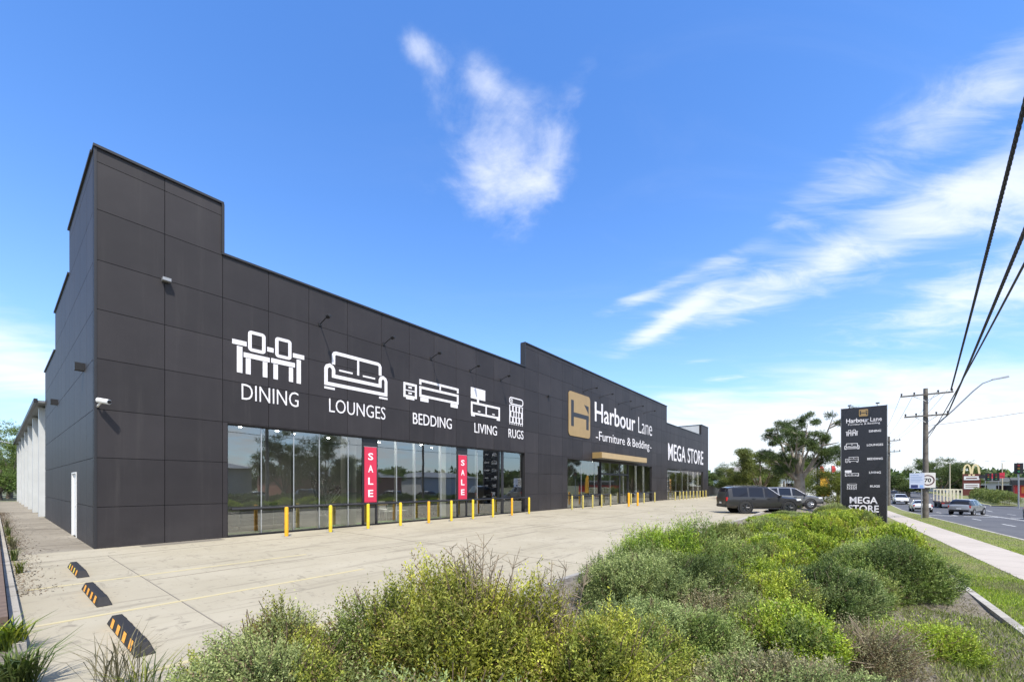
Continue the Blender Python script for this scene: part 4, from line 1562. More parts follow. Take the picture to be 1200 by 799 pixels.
def shrub(name, rx, ry, h, pal, n, nl, slen, ll, lw, seed, lump=0.35, lobes=22, upright=0.45, wild=0.0, wildlen=2.5, tip=1.0, dead=0.05, flat=0.3, spread=0.8, twigs=55, twig_mat=None, pal2=None):
    """a shrub: foliage of leafy shoots and the woody stems under it"""
    rng = np.random.default_rng(seed)
    pos, nor, which = dome_points(n, rx, ry, h, lump, lobes, rng, flat)
    up = np.array([0, 0, 1.0])
    axis = unit(nor * (1 - upright) + up * upright + rng.normal(size=(n, 3)) * 0.28)
    sl = slen * rng.uniform(0.6, 1.35, n)
    if wild > 0:
        k = rng.random(n) < wild
        sl = np.where(k & (nor[:, 2] > 0.15), sl * wildlen * rng.uniform(.7, 1.2, n), sl)
    pos = pos - axis * (sl * 0.55)[:, None]
    pos[:, 2] = np.maximum(pos[:, 2], 0.01)
    cb = pick(PAL[pal][0], n, rng)
    ct = pick(PAL[pal][1], n, rng)
    if pal2:
        lobsel = rng.random(lobes) < 0.4
        k = lobsel[which]
        cb[k] = pick(PAL[pal2][0], n, rng)[k]
        ct[k] = pick(PAL[pal2][1], n, rng)[k]
    lv = rng.uniform(.85, 1.18, lobes)[which][:, None]
    cb, ct = cb * lv, ct * lv
    k = rng.random(n) < dead
    cb[k] = np.array(PAL[pal][2]) * rng.uniform(.8, 1.3, (k.sum(), 1))
    ct[k] = cb[k]
    ct = cb * (1 - tip) + ct * tip
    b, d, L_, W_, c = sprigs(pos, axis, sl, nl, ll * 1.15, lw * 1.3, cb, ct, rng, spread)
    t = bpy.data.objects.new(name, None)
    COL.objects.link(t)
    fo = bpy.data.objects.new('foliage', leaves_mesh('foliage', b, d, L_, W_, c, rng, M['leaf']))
    COL.objects.link(fo)
    fo.parent = t
    m = MB()
    r2 = random.Random(seed)
    for i in range(twigs):
        a = r2.uniform(0, 6.28)
        q = r2.uniform(.3, 1.0)
        e = Vector((math.cos(a) * rx * q, math.sin(a) * ry * q, h * math.sqrt(max(0.05, 1 - q * q)) * r2.uniform(.78, .99)))
        s_ = Vector((r2.uniform(-.06, .06), r2.uniform(-.06, .06), 0))
        mid = s_.lerp(e, .5) + Vector((r2.uniform(-.08, .08), r2.uniform(-.08, .08), .05))
        m.tube([s_, mid, e], [.011, .006, .0025], 5)
    m.build('stem', twig_mat or M['twig'], t)
    return t


GRP = 'shrubs in the roadside garden bed'


def put(o, x, y, label, rz=0.0, sc=1.0, zoff=0.0, cat='shrub', group=GRP):
    t_, n_ = DX * x + DY * y, DY * x - DX * y
    o.location = (x, y, zbed(t_, n_) + zoff - 0.02)
    o.rotation_euler = (0, 0, rz)
    if sc != 1.0: o.scale = (sc, sc, sc)
    return tag(o, label, cat, group)


# ---- near shrubs, each grown on its own
put(shrub('shrub', 0.98, 0.74, 1.24, 'olive', 5200, 18, 0.25, 0.036, 0.01, 11, lump=0.55, lobes=34, upright=0.6, wild=0.22, wildlen=1.7, dead=0.07, flat=0.2, pal2='gold'), -0.36, 3.1,
    'big olive-gold bushy shrub in the foreground with bare twiggy shoots on top')
put(shrub('shrub', 0.74, 0.58, 1.02, 'gold', 3800, 17, 0.22, 0.034, 0.01, 12, lump=0.55, lobes=26, upright=0.5, wild=0.16, wildlen=1.7, dead=0.06, flat=0.2, pal2='olive'), 0.55, 2.78,
    'bright golden-yellow shrub to the right of the big olive one')
put(shrub('shrub', 0.85, 0.6, 0.84, 'sage', 4800, 16, 0.19, 0.028, 0.009, 13, lump=0.52, lobes=34, upright=0.45, wild=0.16, wildlen=1.7, dead=0.1, flat=0.3, pal2='olive'), -1.52, 2.75,
    'grey-green small-leaved shrub at the lower left, before the nearest wheel stop')
put(shrub('shrub', 0.42, 0.36, 0.86, 'olive', 1900, 16, 0.2, 0.03, 0.009, 14, lump=0.55, lobes=18, upright=0.55, wild=0.2, wildlen=1.7, dead=0.12, flat=0.2, pal2='sage'), -1.78, 3.12,
    'small dark olive shrub, leftmost of the foreground bushes')
put(shrub('shrub', 0.60, 0.46, 1.10, 'olive', 2600, 16, 0.2, 0.03, 0.009, 27, lump=0.55, lobes=22, upright=0.5, wild=0.18, wildlen=1.7, dead=0.08, flat=0.2, pal2='mid'), -0.95, 3.05,
    'grey-green shrub tucked against the left flank of the big olive one')
put(shrub('shrub', 0.78, 0.42, 0.96, 'sage', 4200, 16, 0.18, 0.027, 0.009, 15, lump=0.52, lobes=28, upright=0.45, wild=0.12, wildlen=1.7, dead=0.1, flat=0.3, pal2='mid'), -0.28, 1.98,
    'closest grey-leaved shrub at the bottom edge, below the olive one')
put(shrub('shrub', 1.30, 0.95, 1.04, 'dark', 7000, 16, 0.22, 0.036, 0.011, 16, lump=0.48, lobes=36, upright=0.35, wild=0.1, wildlen=1.7, dead=0.03, flat=0.4, pal2='sage'), 1.95, 5.55,
    'broad rounded dark green shrub in the middle of the bed')
put(shrub('shrub', 1.12, 0.80, 1.34, 'mid', 4200, 20, 0.34, 0.055, 0.01, 17, lump=0.52, lobes=26, upright=0.7, wild=0.25, wildlen=1.7, dead=0.05, flat=0.2, pal2='lime'), 2.45, 6.35,
    'upright feathery green shrub rising behind the broad dark rounded one')
put(shrub('shrub', 0.92, 0.70, 0.68, 'sage', 5200, 15, 0.17, 0.03, 0.01, 18, lump=0.5, lobes=28, upright=0.4, wild=0.1, wildlen=1.7, dead=0.08, flat=0.4, pal2='mid'), 1.4, 4.0,
    'low silvery grey shrub spreading below the broad dark rounded one')
put(shrub('shrub', 0.62, 0.5, 0.76, 'mid', 2600, 16, 0.2, 0.032, 0.01, 28, lump=0.55, lobes=22, upright=0.5, wild=0.15, wildlen=1.7, dead=0.06, flat=0.3, pal2='olive'), 0.98, 3.35,
    'mid-green shrub between the golden one and the low silvery grey one')
put(shrub('shrub', 0.72, 0.56, 0.6, 'lime', 2600, 16, 0.22, 0.042, 0.014, 19, lump=0.55, lobes=20, upright=0.6, wild=0.2, wildlen=1.7, dead=0.04, flat=0.2, pal2='mid'), 2.85, 4.25,
    'bright lime-green leafy shrub low in the middle foreground')
put(shrub('shrub', 1.0, 0.52, 0.56, 'sage', 5000, 15, 0.15, 0.027, 0.009, 20, lump=0.52, lobes=30, upright=0.45, wild=0.12, wildlen=1.7, dead=0.14, flat=0.4, pal2='dry'), 1.9, 2.95,
    'grey twiggy low shrub at the bottom edge right of the golden one')
put(shrub('shrub', 0.55, 0.45, 0.6, 'dry', 1500, 12, 0.18, 0.024, 0.007, 21, lump=0.55, lobes=18, upright=0.5, wild=0.28, wildlen=1.7, dead=0.4, flat=0.2, pal2='sage', twigs=80, twig_mat=M['twig_grey']), 3.55, 4.05,
    'half-dead brown twiggy shrub with few leaves, right foreground')
put(shrub('shrub', 0.62, 0.5, 0.36, 'lime', 1900, 16, 0.19, 0.036, 0.008, 22, lump=0.55, lobes=18, upright=0.5, wild=0.18, wildlen=1.7, dead=0.06, flat=0.2, pal2='mid'), 4.55, 4.55,
    'low bright yellow-green feathery plant at the right edge of the bed')
put(shrub('shrub', 0.85, 0.68, 0.80, 'dark', 4600, 15, 0.18, 0.034, 0.011, 23, lump=0.45, lobes=26, upright=0.35, wild=0.1, wildlen=1.7, dead=0.04, flat=0.45, pal2='sage', twigs=80, twig_mat=M['twig_grey']), 4.35, 5.75,
    'grey-green mound behind the half-dead brown shrub')
put(shrub('shrub', 1.15, 0.9, 1.02, 'dark', 5600, 15, 0.2, 0.038, 0.013, 24, lump=0.45, lobes=30, upright=0.4, wild=0.1, wildlen=1.7, dead=0.03, flat=0.4, pal2='mid'), 6.55, 7.2,
    'dense dark green rounded shrub beside the stone edging on the right')
put(shrub('shrub', 0.85, 0.68, 0.80, 'mid', 4200, 15, 0.2, 0.036, 0.012, 25, lump=0.5, lobes=26, upright=0.45, wild=0.14, wildlen=1.7, dead=0.05, flat=0.3, pal2='lime'), 3.25, 5.45,
    'mixed lime and green shrub between the feathery one and the grey-green mound')
put(shrub('shrub', 0.95, 0.8, 0.58, 'sage', 3400, 14, 0.17, 0.03, 0.01, 26, lump=0.52, lobes=24, upright=0.45, wild=0.14, wildlen=1.7, dead=0.12, flat=0.3, pal2='dry'), 2.45, 4.75,
    'greyish low shrub behind the lime-green leafy one')
put(shrub('shrub', 0.76, 0.68, 0.92, 'lime', 3200, 15, 0.22, 0.04, 0.013, 29, lump=0.5, lobes=24, upright=0.5, wild=0.16, wildlen=1.7, dead=0.03, flat=0.3, pal2='mid'), 3.6, 6.6,
    'yellow-green shrub at the right flank of the feathery upright one')
put(shrub('shrub', 0.7, 0.6, 0.6, 'sage', 2600, 15, 0.18, 0.034, 0.011, 30, lump=0.5, lobes=22, upright=0.45, wild=0.12, wildlen=1.7, dead=0.05, flat=0.3, pal2='mid'), 5.3, 6.5,
    'greyish cushion just left of the dense dark rounded shrub')

# ---- shrubs farther along the bed: five kinds, reused
def far_kind(pal, pal2, h, seed, n=1900, ll=.062, lw=.020, up=.45, wild=.07, flat=.25):
    return shrub('shrub', 1.0, .9, h, pal, n, 14, .20, ll, lw, seed, lump=.38, lobes=16, upright=up, wild=wild, dead=.03, flat=flat, pal2=pal2, twigs=18)


KIND = {'lime': far_kind('lime', None, .80, 31), 'limemix': far_kind('lime', 'mid', .85, 32), 'dark': far_kind('dark', 'sage', .80, 33), 'sage': far_kind('sage', 'mid', .75, 34), 'gold': far_kind('lime', 'gold', .8, 35)}
KUSED = set()
FAR = [   # kind, x, y, scale, height factor, label
    ('lime', 5.15, 8.3, 0.90, 1.12, 'lime-green mound beyond the feathery upright shrub, nearest of its kind'),
    ('sage', 3.95, 7.45, 0.82, 1.06, 'greyish low mound at the right shoulder of the feathery upright shrub'),
    ('limemix', 4.45, 7.05, 0.65, 1.01, 'yellow-tipped shrub just right of the feathery upright one'),
    ('dark', 6.0, 9.4, 0.82, 1.01, 'dark mound behind the nearest lime-green mound, left side of the bed'),
    ('sage', 6.05, 11.6, 0.86, 0.90, 'silvery flat-topped mound at the left edge of the bed before the parked cars'),
    ('lime', 7.3, 10.3, 0.90, 1.12, 'lime mound in the middle rows, in line with the parked dark wagon'),
    ('dark', 7.3, 8.5, 0.77, 1.06, 'dark low mound in the middle rows, before the lime mound'),
    ('sage', 6.0, 6.9, 0.65, 0.90, 'grey-green cushion left of the dense dark rounded shrub'),
    ('limemix', 8.3, 9.4, 0.86, 1.12, 'yellow-green shrub behind the dense dark rounded one'),
    ('lime', 9.4, 10.3, 0.99, 1.34, 'bright yellow-green shrub at the footpath side, behind the dense dark one'),
    ('gold', 8.9, 12.0, 0.95, 1.40, 'golden-lime shrub in the middle rows below the pylon sign'),
    ('limemix', 7.9, 12.9, 0.86, 0.88, 'yellow-green mound in the middle rows, lot side, before the dark car'),
    ('dark', 10.6, 12.2, 0.86, 1.06, 'dark green mound at the footpath side before the pylon sign'),
    ('lime', 11.0, 13.9, 1.03, 1.46, 'lime mound at the footpath side, one row before the pylon'),
    ('sage', 9.3, 15.0, 1.03, 0.82, 'silvery mound before the second parked car'),
    ('gold', 10.8, 16.2, 0.99, 0.86, 'golden-lime mound two rows before the pylon sign'),
    ('limemix', 13.0, 15.6, 1.12, 1.25, 'yellow-green mound nearest the information sign post'),
    ('lime', 14.6, 17.4, 1.22, 1.30, 'bright lime mound closest to the footpath bend, right of the pylon'),
    ('dark', 12.6, 18.0, 0.99, 0.88, 'dark mound in front of the pylon foot, left part'),
    ('lime', 11.8, 19.2, 1.08, 0.45, 'lime mound in front of the second parked car bonnet'),
    ('limemix', 15.4, 20.4, 1.12, 0.89, 'yellow-green mound just before the pylon foot'),
    ('gold', 13.9, 21.6, 1.12, 0.45, 'golden-lime mound at the left foot of the pylon sign'),
    ('lime', 17.3, 21.8, 1.22, 1.10, 'lime mound right before the pylon foot, footpath side'),
    ('limemix', 17.2, 24.4, 1.17, 0.45, 'yellow-green mound touching the left edge of the pylon sign'),
    ('lime', 19.6, 25.0, 1.17, 0.87, 'last lime mound in front of the pylon sign'),
    ('dark', 21.6, 28.0, 1.35, 1.25, 'tall dark shrub left of the pylon sign, behind the mounds'),
    ('limemix', 22.0, 33.6, 1.35, 1.35, 'large green shrub beyond the pylon sign, lot side'),
    ('lime', 21.9, 26.4, 1.08, 0.96, 'lime mound at the right foot of the pylon sign'),
    ('dark', 15.9, 24.0, 0.90, 0.45, 'dark mound between the second parked car and the pylon'),
]
rr = random.Random(12)
for kd, x, y, sc, hf, lb in FAR:
    o = KIND[kd] if kd not in KUSED else copy_tree(KIND[kd])
    KUSED.add(kd)
    put(o, x, y, lb, rr.uniform(0, 6.28), 1.0)
    o.scale = (sc * rr.uniform(.9, 1.1), sc * rr.uniform(.9, 1.1), hf * rr.uniform(.92, 1.06))

# bare shoots standing out of the olive shrub
def bare_shoots(x, y, h, seed, label, n=26, sp=.35):
    r = random.Random(seed)
    t = thing('bare_shoots', label, 'twigs', (x, y, 0.1))
    b = MB()
    rng = np.random.default_rng(seed)
    ps, ax = [], []
    for i in range(n):
        a = r.uniform(0, 6.28)
        q = r.uniform(.05, sp)
        e = Vector((math.cos(a) * q * 1.5, math.sin(a) * q, h * r.uniform(.72, 1.0)))
        s_ = Vector((e.x * .3, e.y * .3, .4))
        m_ = s_.lerp(e, .6) + Vector((r.uniform(-.04, .04), 0, 0))
        b.tube([s_, m_, e], [.006, .004, .002], 5)
        for k in range(9):
            c = m_.lerp(e, r.uniform(-.4, 1.0))
            d = Vector((r.uniform(-1, 1), r.uniform(-1, 1), r.uniform(.2, 1.2))).normalized()
            L_ = r.uniform(.05, .14)
            b.tube([c, c + d * L_], [.003, .0015], 4)
            for w in range(3):
                ps.append(tuple(c + d * L_ * (w + 1) / 3)); ax.append(tuple(d))
    b.build('stem', M['twig_grey'], t)
    ps, ax = np.array(ps), unit(np.array(ax) + rng.normal(size=(len(ax), 3)) * .5)
    nn_ = len(ps)
    col = pick([(.16, .13, .05), (.11, .10, .04), (.2, .15, .08)], nn_, rng)
    fo = bpy.data.objects.new('foliage', leaves_mesh('foliage', ps, ax, rng.uniform(.012, .024, nn_), rng.uniform(.004, .006, nn_), col, rng, M['leaf']))
    COL.objects.link(fo)
    fo.parent = t


bare_shoots(-.26, 3.1, 1.28, 5, 'bare twiggy shoots rising from the top of the big olive shrub', 24, .22)
bare_shoots(.30, 3.0, 1.10, 6, 'thin bare shoots between the olive and the golden shrub', 12, .2)

# ---- strappy clump and twigs at the lower left, beyond the boundary kerb
def strappy(name, n, h, sp, seed, pal, m=None, w=.012, droop=.35):
    rng = np.random.default_rng(seed)
    r = random.Random(seed)
    b = MB()
    cols = []
    for i in range(n):
        a = r.uniform(0, 6.28)
        q = r.uniform(.2, 1) * sp
        hh = h * r.uniform(.6, 1.05)
        d = Vector((math.cos(a), math.sin(a), 0))
        p0 = Vector((r.uniform(-.06, .06), r.uniform(-.06, .06), 0)) * (sp * 4)
        p1 = p0 + d * q * .4 + Vector((0, 0, hh * .65))
        p2 = p0 + d * q + Vector((0, 0, hh * (1 - droop * r.random())))
        s_ = d.cross(Vector((0, 0, 1))) * w * r.uniform(.7, 1.3)
        b.add([p0 - s_ * .6, p0 + s_ * .6, p1 + s_, p1 - s_, p2], [(0, 1, 2, 3), (3, 2, 4)])
        c = random.Random(seed * 1000 + i).choice(PAL[pal][0] + PAL[pal][1])
        cols += [(*c, 1)] * 5
    t = bpy.data.objects.new(name, None)
    COL.objects.link(t)
    o = b.build('foliage', M['leaf'], t)
    set_tint(o, cols)
    return t


def lpos(x, y, z=0.0):
    p = L2(x, y)
    return (p.x, p.y, z)


o = strappy('strappy_plant', 170, .42, .40, 4, 'mid', w=.008)
o.location = (-4.25, 3.55, 0.0)
tag(o, 'dark green strappy clump in the lower left corner by the boundary kerb', 'plant', 'plants in the neighbouring bed')
o = strappy('strappy_plant', 150, .40, .40, 6, 'lime', w=.009)
o.location = (-5.25, 4.3, 0.0)
tag(o, 'lighter green strappy clump behind the dark one at the left edge', 'plant', 'plants in the neighbouring bed')
o = strappy('weed', 70, .55, .5, 8, 'dry', w=.004, droop=.1)
o.location = (-3.4, 3.55, 0.0)
tag(o, 'thin dry weed with fine stalks reaching over the bay line, lower left', 'weed')
o = strappy('weed', 60, .4, .45, 9, 'olive', w=.004, droop=.1)
o.location = (-2.95, 3.35, 0.0)
tag(o, 'fine olive weed nearest the bottom edge, left of the grey-green shrub', 'weed')

# ---- trees
def tree(name, h, crown_r, crown_z0, seed, pal, n_cl, per, leaf, trunk_r, label, loc, bark='bark', limbs=7, group=None, cl_r=0.16, drop=0.0, rz=0.0, clumpy=1.0, lean=0.0):
    r = random.Random(seed)
    rng = np.random.default_rng(seed)
    t = thing(name, label, 'tree', loc, rz, group)
    fork = crown_z0 * 0.75
    tr = MB()
    tr.tube([(0, 0, -.3), (.05 * h * lean, 0, fork * .5), (.1 * h * lean, 0, fork), (.14 * h * lean, .02 * h, fork + (h - fork) * .4)], [trunk_r * 1.25, trunk_r, trunk_r * .85, trunk_r * .4], 12)
    tr.build('trunk', M[bark], t, smooth=True)
    lm = MB()
    ends = []
    for i in range(limbs):
        a = 6.283 * i / limbs + r.uniform(-.4, .4)
        q = crown_r * r.uniform(.45, .95)
        zt = lerp(crown_z0, h, r.uniform(.25, .92))
        s_ = Vector((.1 * h * lean, 0, fork * r.uniform(.75, 1.1)))
        e = Vector((math.cos(a) * q, math.sin(a) * q, zt))
        m_ = s_.lerp(e, .5) + Vector((r.uniform(-.1, .1) * crown_r, r.uniform(-.1, .1) * crown_r, -.04 * h))
        lm.tube([s_, m_, e], [trunk_r * .40, trunk_r * .22, trunk_r * .07], 7)
        ends.append((s_, m_, e))
        for k in range(3):
            c = m_.lerp(e, r.uniform(0, .9))
            a2 = a + r.uniform(-1.2, 1.2)
            e2 = c + Vector((math.cos(a2), math.sin(a2), r.uniform(.1, .9))) * crown_r * r.uniform(.25, .5)
            lm.tube([c, e2], [trunk_r * .2, trunk_r * .07], 5)
            ends.append((c, c.lerp(e2, .5), e2))
    lm.build('limb', M[bark], t, smooth=True)
    cen = []
    for i in range(n_cl):
        if r.random() < .72:
            s_, m_, e = r.choice(ends)
            c = m_.lerp(e, r.uniform(.3, 1.12)) + Vector((r.gauss(0, 1), r.gauss(0, 1), r.gauss(0, .8))) * crown_r * .12
        else:
            a = r.uniform(0, 6.283)
            zz = r.uniform(0, 1)
            q = crown_r * math.sqrt(max(0, 1 - (zz * 1.7 - .75) ** 2)) * r.uniform(.55, 1.0)
            c = Vector((math.cos(a) * q, math.sin(a) * q, lerp(crown_z0, h, zz)))
        cen.append((c.x, c.y, min(c.z, h)))
    cen = np.array(cen)
    ids = rng.integers(0, n_cl, n_cl * per)
    rad = crown_r * cl_r * rng.uniform(.6, 1.5, n_cl)
    off = rng.normal(size=(len(ids), 3))
    off = unit(off) * (rng.random((len(ids), 1)) ** .45)
    off[:, 2] *= .6
    pos = cen[ids] + off * rad[ids][:, None]
    axis = unit(off * .6 + np.array([0, 0, .3 - drop]) + rng.normal(size=off.shape) * .5)
    cb = pick(PAL[pal][0], n_cl, rng)[ids] * rng.uniform(.75, 1.2, n_cl)[ids][:, None]
    ct = pick(PAL[pal][1], n_cl, rng)[ids]
    b, d, L_, W_, c = sprigs(pos, axis, leaf * 2.2, 5, leaf, leaf * .42, cb, cb * .6 + ct * .4, rng, 1.0)
    fo = bpy.data.objects.new('crown', leaves_mesh('crown', b, d, L_, W_, c, rng, M['leaf_tree']))
    COL.objects.link(fo)
    fo.parent = t
    return t


G1 = 'trees beyond the car park'
tree('gum_tree', 8.1, 2.8, 3.2, 47, 'dark', 105, 150, .12, .45, 'large gum tree with a thick pale trunk beyond the parked cars', (26.4, 38.0, 0.0), 'bark_pale', 11, G1, .135, .2, lean=.0)
tree('gum_tree', 5.7, 3.2, 1.3, 42, 'mid', 130, 120, .14, .28, 'spreading lighter green tree behind the parked cars, left of the large gum', (30.6, 51.0, 0.0), 'bark', 8, G1, .17, .1)
tree('street_tree', 5.2, 2.5, 1.2, 43, 'dark', 70, 130, .15, .2, 'dark rounded tree at the far end of the shop front', (36.0, 68.5, 0.0), 'bark', 7, G1, .24)
tree('street_tree', 3.6, 2.2, 0.6, 44, 'mid', 60, 110, .15, .15, 'smaller green tree between the rounded dark one and the spreading one', (37.0, 63.0, 0.0), 'bark', 6, G1, .24)
tree('street_tree', 5.0, 3.4, 0.6, 45, 'mid', 70, 110, .17, .2, 'bushy green tree low behind the large gum trunk, right side', (37.5, 57.0, 0.0), 'bark', 7, G1, .24)
tree('street_tree', 4.2, 2.2, 0.3, 46, 'olive', 60, 110, .13, .14, 'brownish-green bushy tree at the left edge of the pylon sign', (30.6, 38.8, -.3), 'bark', 6, G1, .26)
G2 = 'trees at the far left'
for i, (x, y, h, lb) in enumerate(((-62, 50, 8.0, 'nearest the warehouse end'), (-68, 56, 9.5, 'tallest, behind the first'), (-72, 52, 7.5, 'at the very left edge'), (-80, 66, 9.0, 'farthest back'))):
    tree('street_tree', h, 4.0, 1.0, 50 + i, 'mid', 70, 90, .22, .3, 'green tree past the side alley at the left edge, ' + lb, (x, y, -.1), 'bark', 7, G2, .26)

# trees across the road (they also show mirrored in the shop windows)
G3 = 'trees across the road'
for i, (a, b_, h, cr, pal, lb) in enumerate(((23.5, 24.5, 9.3, 3.4, 'dark', 'tall dark tree across the road opposite the bare car park'), (29.5, 25.5, 9.5, 3.8, 'dark', 'broadest dark tree across the road, second from the viewer'),
                                             (35.5, 27.0, 7.0, 2.8, 'olive', 'olive tree across the road, third from the viewer'), (45.0, 34.0, 5.5, 3.0, 'mid', 'low green tree across the road before the junction'),
                                             (-4.0, 32.0, 5.0, 2.6, 'mid', 'green tree across the road behind the viewer'), (-18.0, 36.0, 6.0, 3, 'dark', 'dark tree across the road farthest behind the viewer'),
                                             (70.0, 36.0, 5.0, 3.0, 'mid', 'low tree across the road by the side street'))):
    c = P(a, b_, zv(a) - .1)
    tree('street_tree', h, cr, 2.2, 60 + i, pal, 70, 90, .2, .3, lb, tuple(c), 'bark', 7, G3, .22)
for i, (x, y, h, cr, lb) in enumerate(((114.0, 110.0, 9.0, 5.2, 'dark spreading tree beyond the junction, behind the power pole'), (131.0, 120.5, 8.2, 4.2, 'dark tree beyond the junction, left of the arches sign'),
                                       (88.0, 92.0, 4.0, 3.5, 'low dark tree down the road behind the information sign'))):
    tree('street_tree', h, cr, 1.5, 70 + i, 'dark', 70, 80, .32, .4, lb, (x, y, -.8), 'bark', 8, 'trees beyond the junction', .22)

# hedge beyond the junction
def hedge(name, label, pts, h, w, seed, pal, group=None):
    t = thing(name, label, 'hedge', tuple(pts[0]), 0, group)
    rng = np.random.default_rng(seed)
    P0, P1 = Vector(pts[0]), Vector(pts[1])
    Lh = (P1 - P0).length
    n = int(Lh * 120)
    u = rng.random(n)
    lump = 1 + .22 * np.sin(u * Lh * 1.3 + 1) * np.sin(u * Lh * .47)
    base = np.array(P0 * 0)[None] + u[:, None] * np.array(P1 - P0)[None]
    a = rng.uniform(0, np.pi, n)
    cr = np.array((P1 - P0).cross(Vector((0, 0, 1))).normalized())
    base = base + cr[None] * (np.cos(a) * w / 2)[:, None]
    base[:, 2] += np.abs(np.sin(a)) ** .6 * h * lump * rng.uniform(.5, 1.0, n)
    axis = unit(rng.normal(size=(n, 3)) * .5 + np.array([0, 0, .6]))
    cb, ct = pick(PAL[pal][0], n, rng), pick(PAL[pal][1], n, rng)
    b, d, L_, W_, c = sprigs(base, axis, .30, 5, .24, .11, cb, cb * .5 + ct * .5, rng)
    fo = bpy.data.objects.new('foliage', leaves_mesh('foliage', b, d, L_, W_, c, rng, M['leaf_tree']))
    COL.objects.link(fo)
    fo.parent = t
    sm = MB()
    for i in range(int(Lh / 1.2)):
        q = (P1 - P0) * ((i + .5) / int(Lh / 1.2))
        sm.tube([q, q + Vector((0, 0, h * .7))], [.04, .02], 5)
    sm.build('stem', M['twig'], t)


def G(t_, n_, dz=0.0):
    return P(t_, n_, zv(t_) + dz)


hedge('hedge', 'clipped green hedge on the far corner below the grey building', [G(99, 20.5), G(122, 21.0)], 1.9, 2.2, 5, 'mid', 'hedges across the road')
hedge('hedge', 'green hedge on the far kerb at the right edge before the red shop', [G(62, 20.5, .1), G(78, 20.5)], 1.1, 1.8, 6, 'mid', 'hedges across the road')
hedge('hedge', 'long low hedge on the far kerb opposite the car park', [G(10, 20.6), G(58, 20.6)], 1.0, 1.4, 7, 'dark', 'hedges across the road')

# distant woods closing the horizon
def woods(name, label, a0, a1, dist, h, seed, pal='dark'):
    rng = np.random.default_rng(seed)
    n = 5000
    a = rng.uniform(a0, a1, n)
    dd = dist * rng.uniform(.92, 1.1, n)
    hh = h * (.55 + .45 * np.abs(np.sin(a * 61) * np.sin(a * 23 + 1)) + .12 * np.sin(a * 190))
    pos = np.stack([np.sin(a) * dd, np.cos(a) * dd, -1 + rng.random(n) ** .6 * (hh + 1)], 1)
    axis = unit(rng.normal(size=(n, 3)) + np.array([0, 0, .4]))
    cb, ct = pick(PAL[pal][0], n, rng), pick(PAL[pal][1], n, rng)
    b, d, L_, W_, c = sprigs(pos, axis, 2.5 * dist / 200, 6, 2.4 * dist / 200, 1.5 * dist / 200, cb, ct * .4 + cb * .6, rng)
    o = bpy.data.objects.new(name, leaves_mesh(name, b, d, L_, W_, c, rng, M['leaf_tree']))
    COL.objects.link(o)
    tag(o, label, 'woods', kind='stuff')


woods('distant_woods', 'far line of trees on the horizon at the left and behind the shop', R(-75), R(-25), 260, 8, 3)
woods('distant_woods', 'far line of trees on the horizon down the road', R(24), R(64), 330, 7, 4)
woods('distant_woods', 'far line of trees on the horizon behind the viewer', R(64), R(190), 200, 9, 5)

# ---- grass on the verges, leaf litter and dry tufts in the bed
def blades(name, label, areas, seed, pal, hgt, wid, zf):
    rng = np.random.default_rng(seed)
    ps = []
    for t0, t1, n0, n1, cnt in areas:
        u = rng.random(cnt)
        t_ = t0 + (t1 - t0) * u ** 1.5
        n_ = rng.uniform(n0, n1, cnt)
        z = np.array([zf(a, b_) for a, b_ in zip(t_, n_)])
        ps.append(np.stack([DX * t_ + DY * n_, DY * t_ - DX * n_, z], 1))
    pos = np.concatenate(ps)
    n = len(pos)
    patch = np.sin(pos[:, 0] * 1.7) * np.sin(pos[:, 1] * 1.3 + .6) + rng.normal(size=n) * .5
    d = unit(np.array([0, 0, 1.0]) + rng.normal(size=(n, 3)) * .55)
    col = pick(PAL[pal][0] + PAL[pal][1], n, rng)
    k = patch > .45
    col[k] = pick(PAL['dry'][0] + PAL['dry'][1], n, rng)[k]
    o = bpy.data.objects.new(name, leaves_mesh(name, pos, d, hgt * rng.uniform(.5, 1.4, n), wid * rng.uniform(.7, 1.3, n), col * rng.uniform(.8, 1.2, (n, 1)), rng, M['leaf']))
    COL.objects.link(o)
    tag(o, label, 'grass', kind='stuff')


blades('verge_grass', 'short patchy green and straw grass on the verges beside the footpath',
       [(4.5, 14, 1.96, 3.10, 60000), (12, 40, 1.96, 3.10, 26000), (8, 22, 4.47, 6.04, 40000), (20, 60, 4.47, 6.04, 26000)], 3, 'lime', .055, .006, lambda a, b_: zv(a) - .005)
blades('bed_litter', 'dry leaf litter and straw over the bare soil of the garden bed', [(0, 14, -3.5, 1.75, 60000)], 4, 'dry', .05, .008, zbed)
blades('weedy_grass', 'weedy green tufts on the bare soil by the stone edging', [(3.5, 9, .7, 1.9, 16000)], 5, 'mid', .075, .008, zbed)

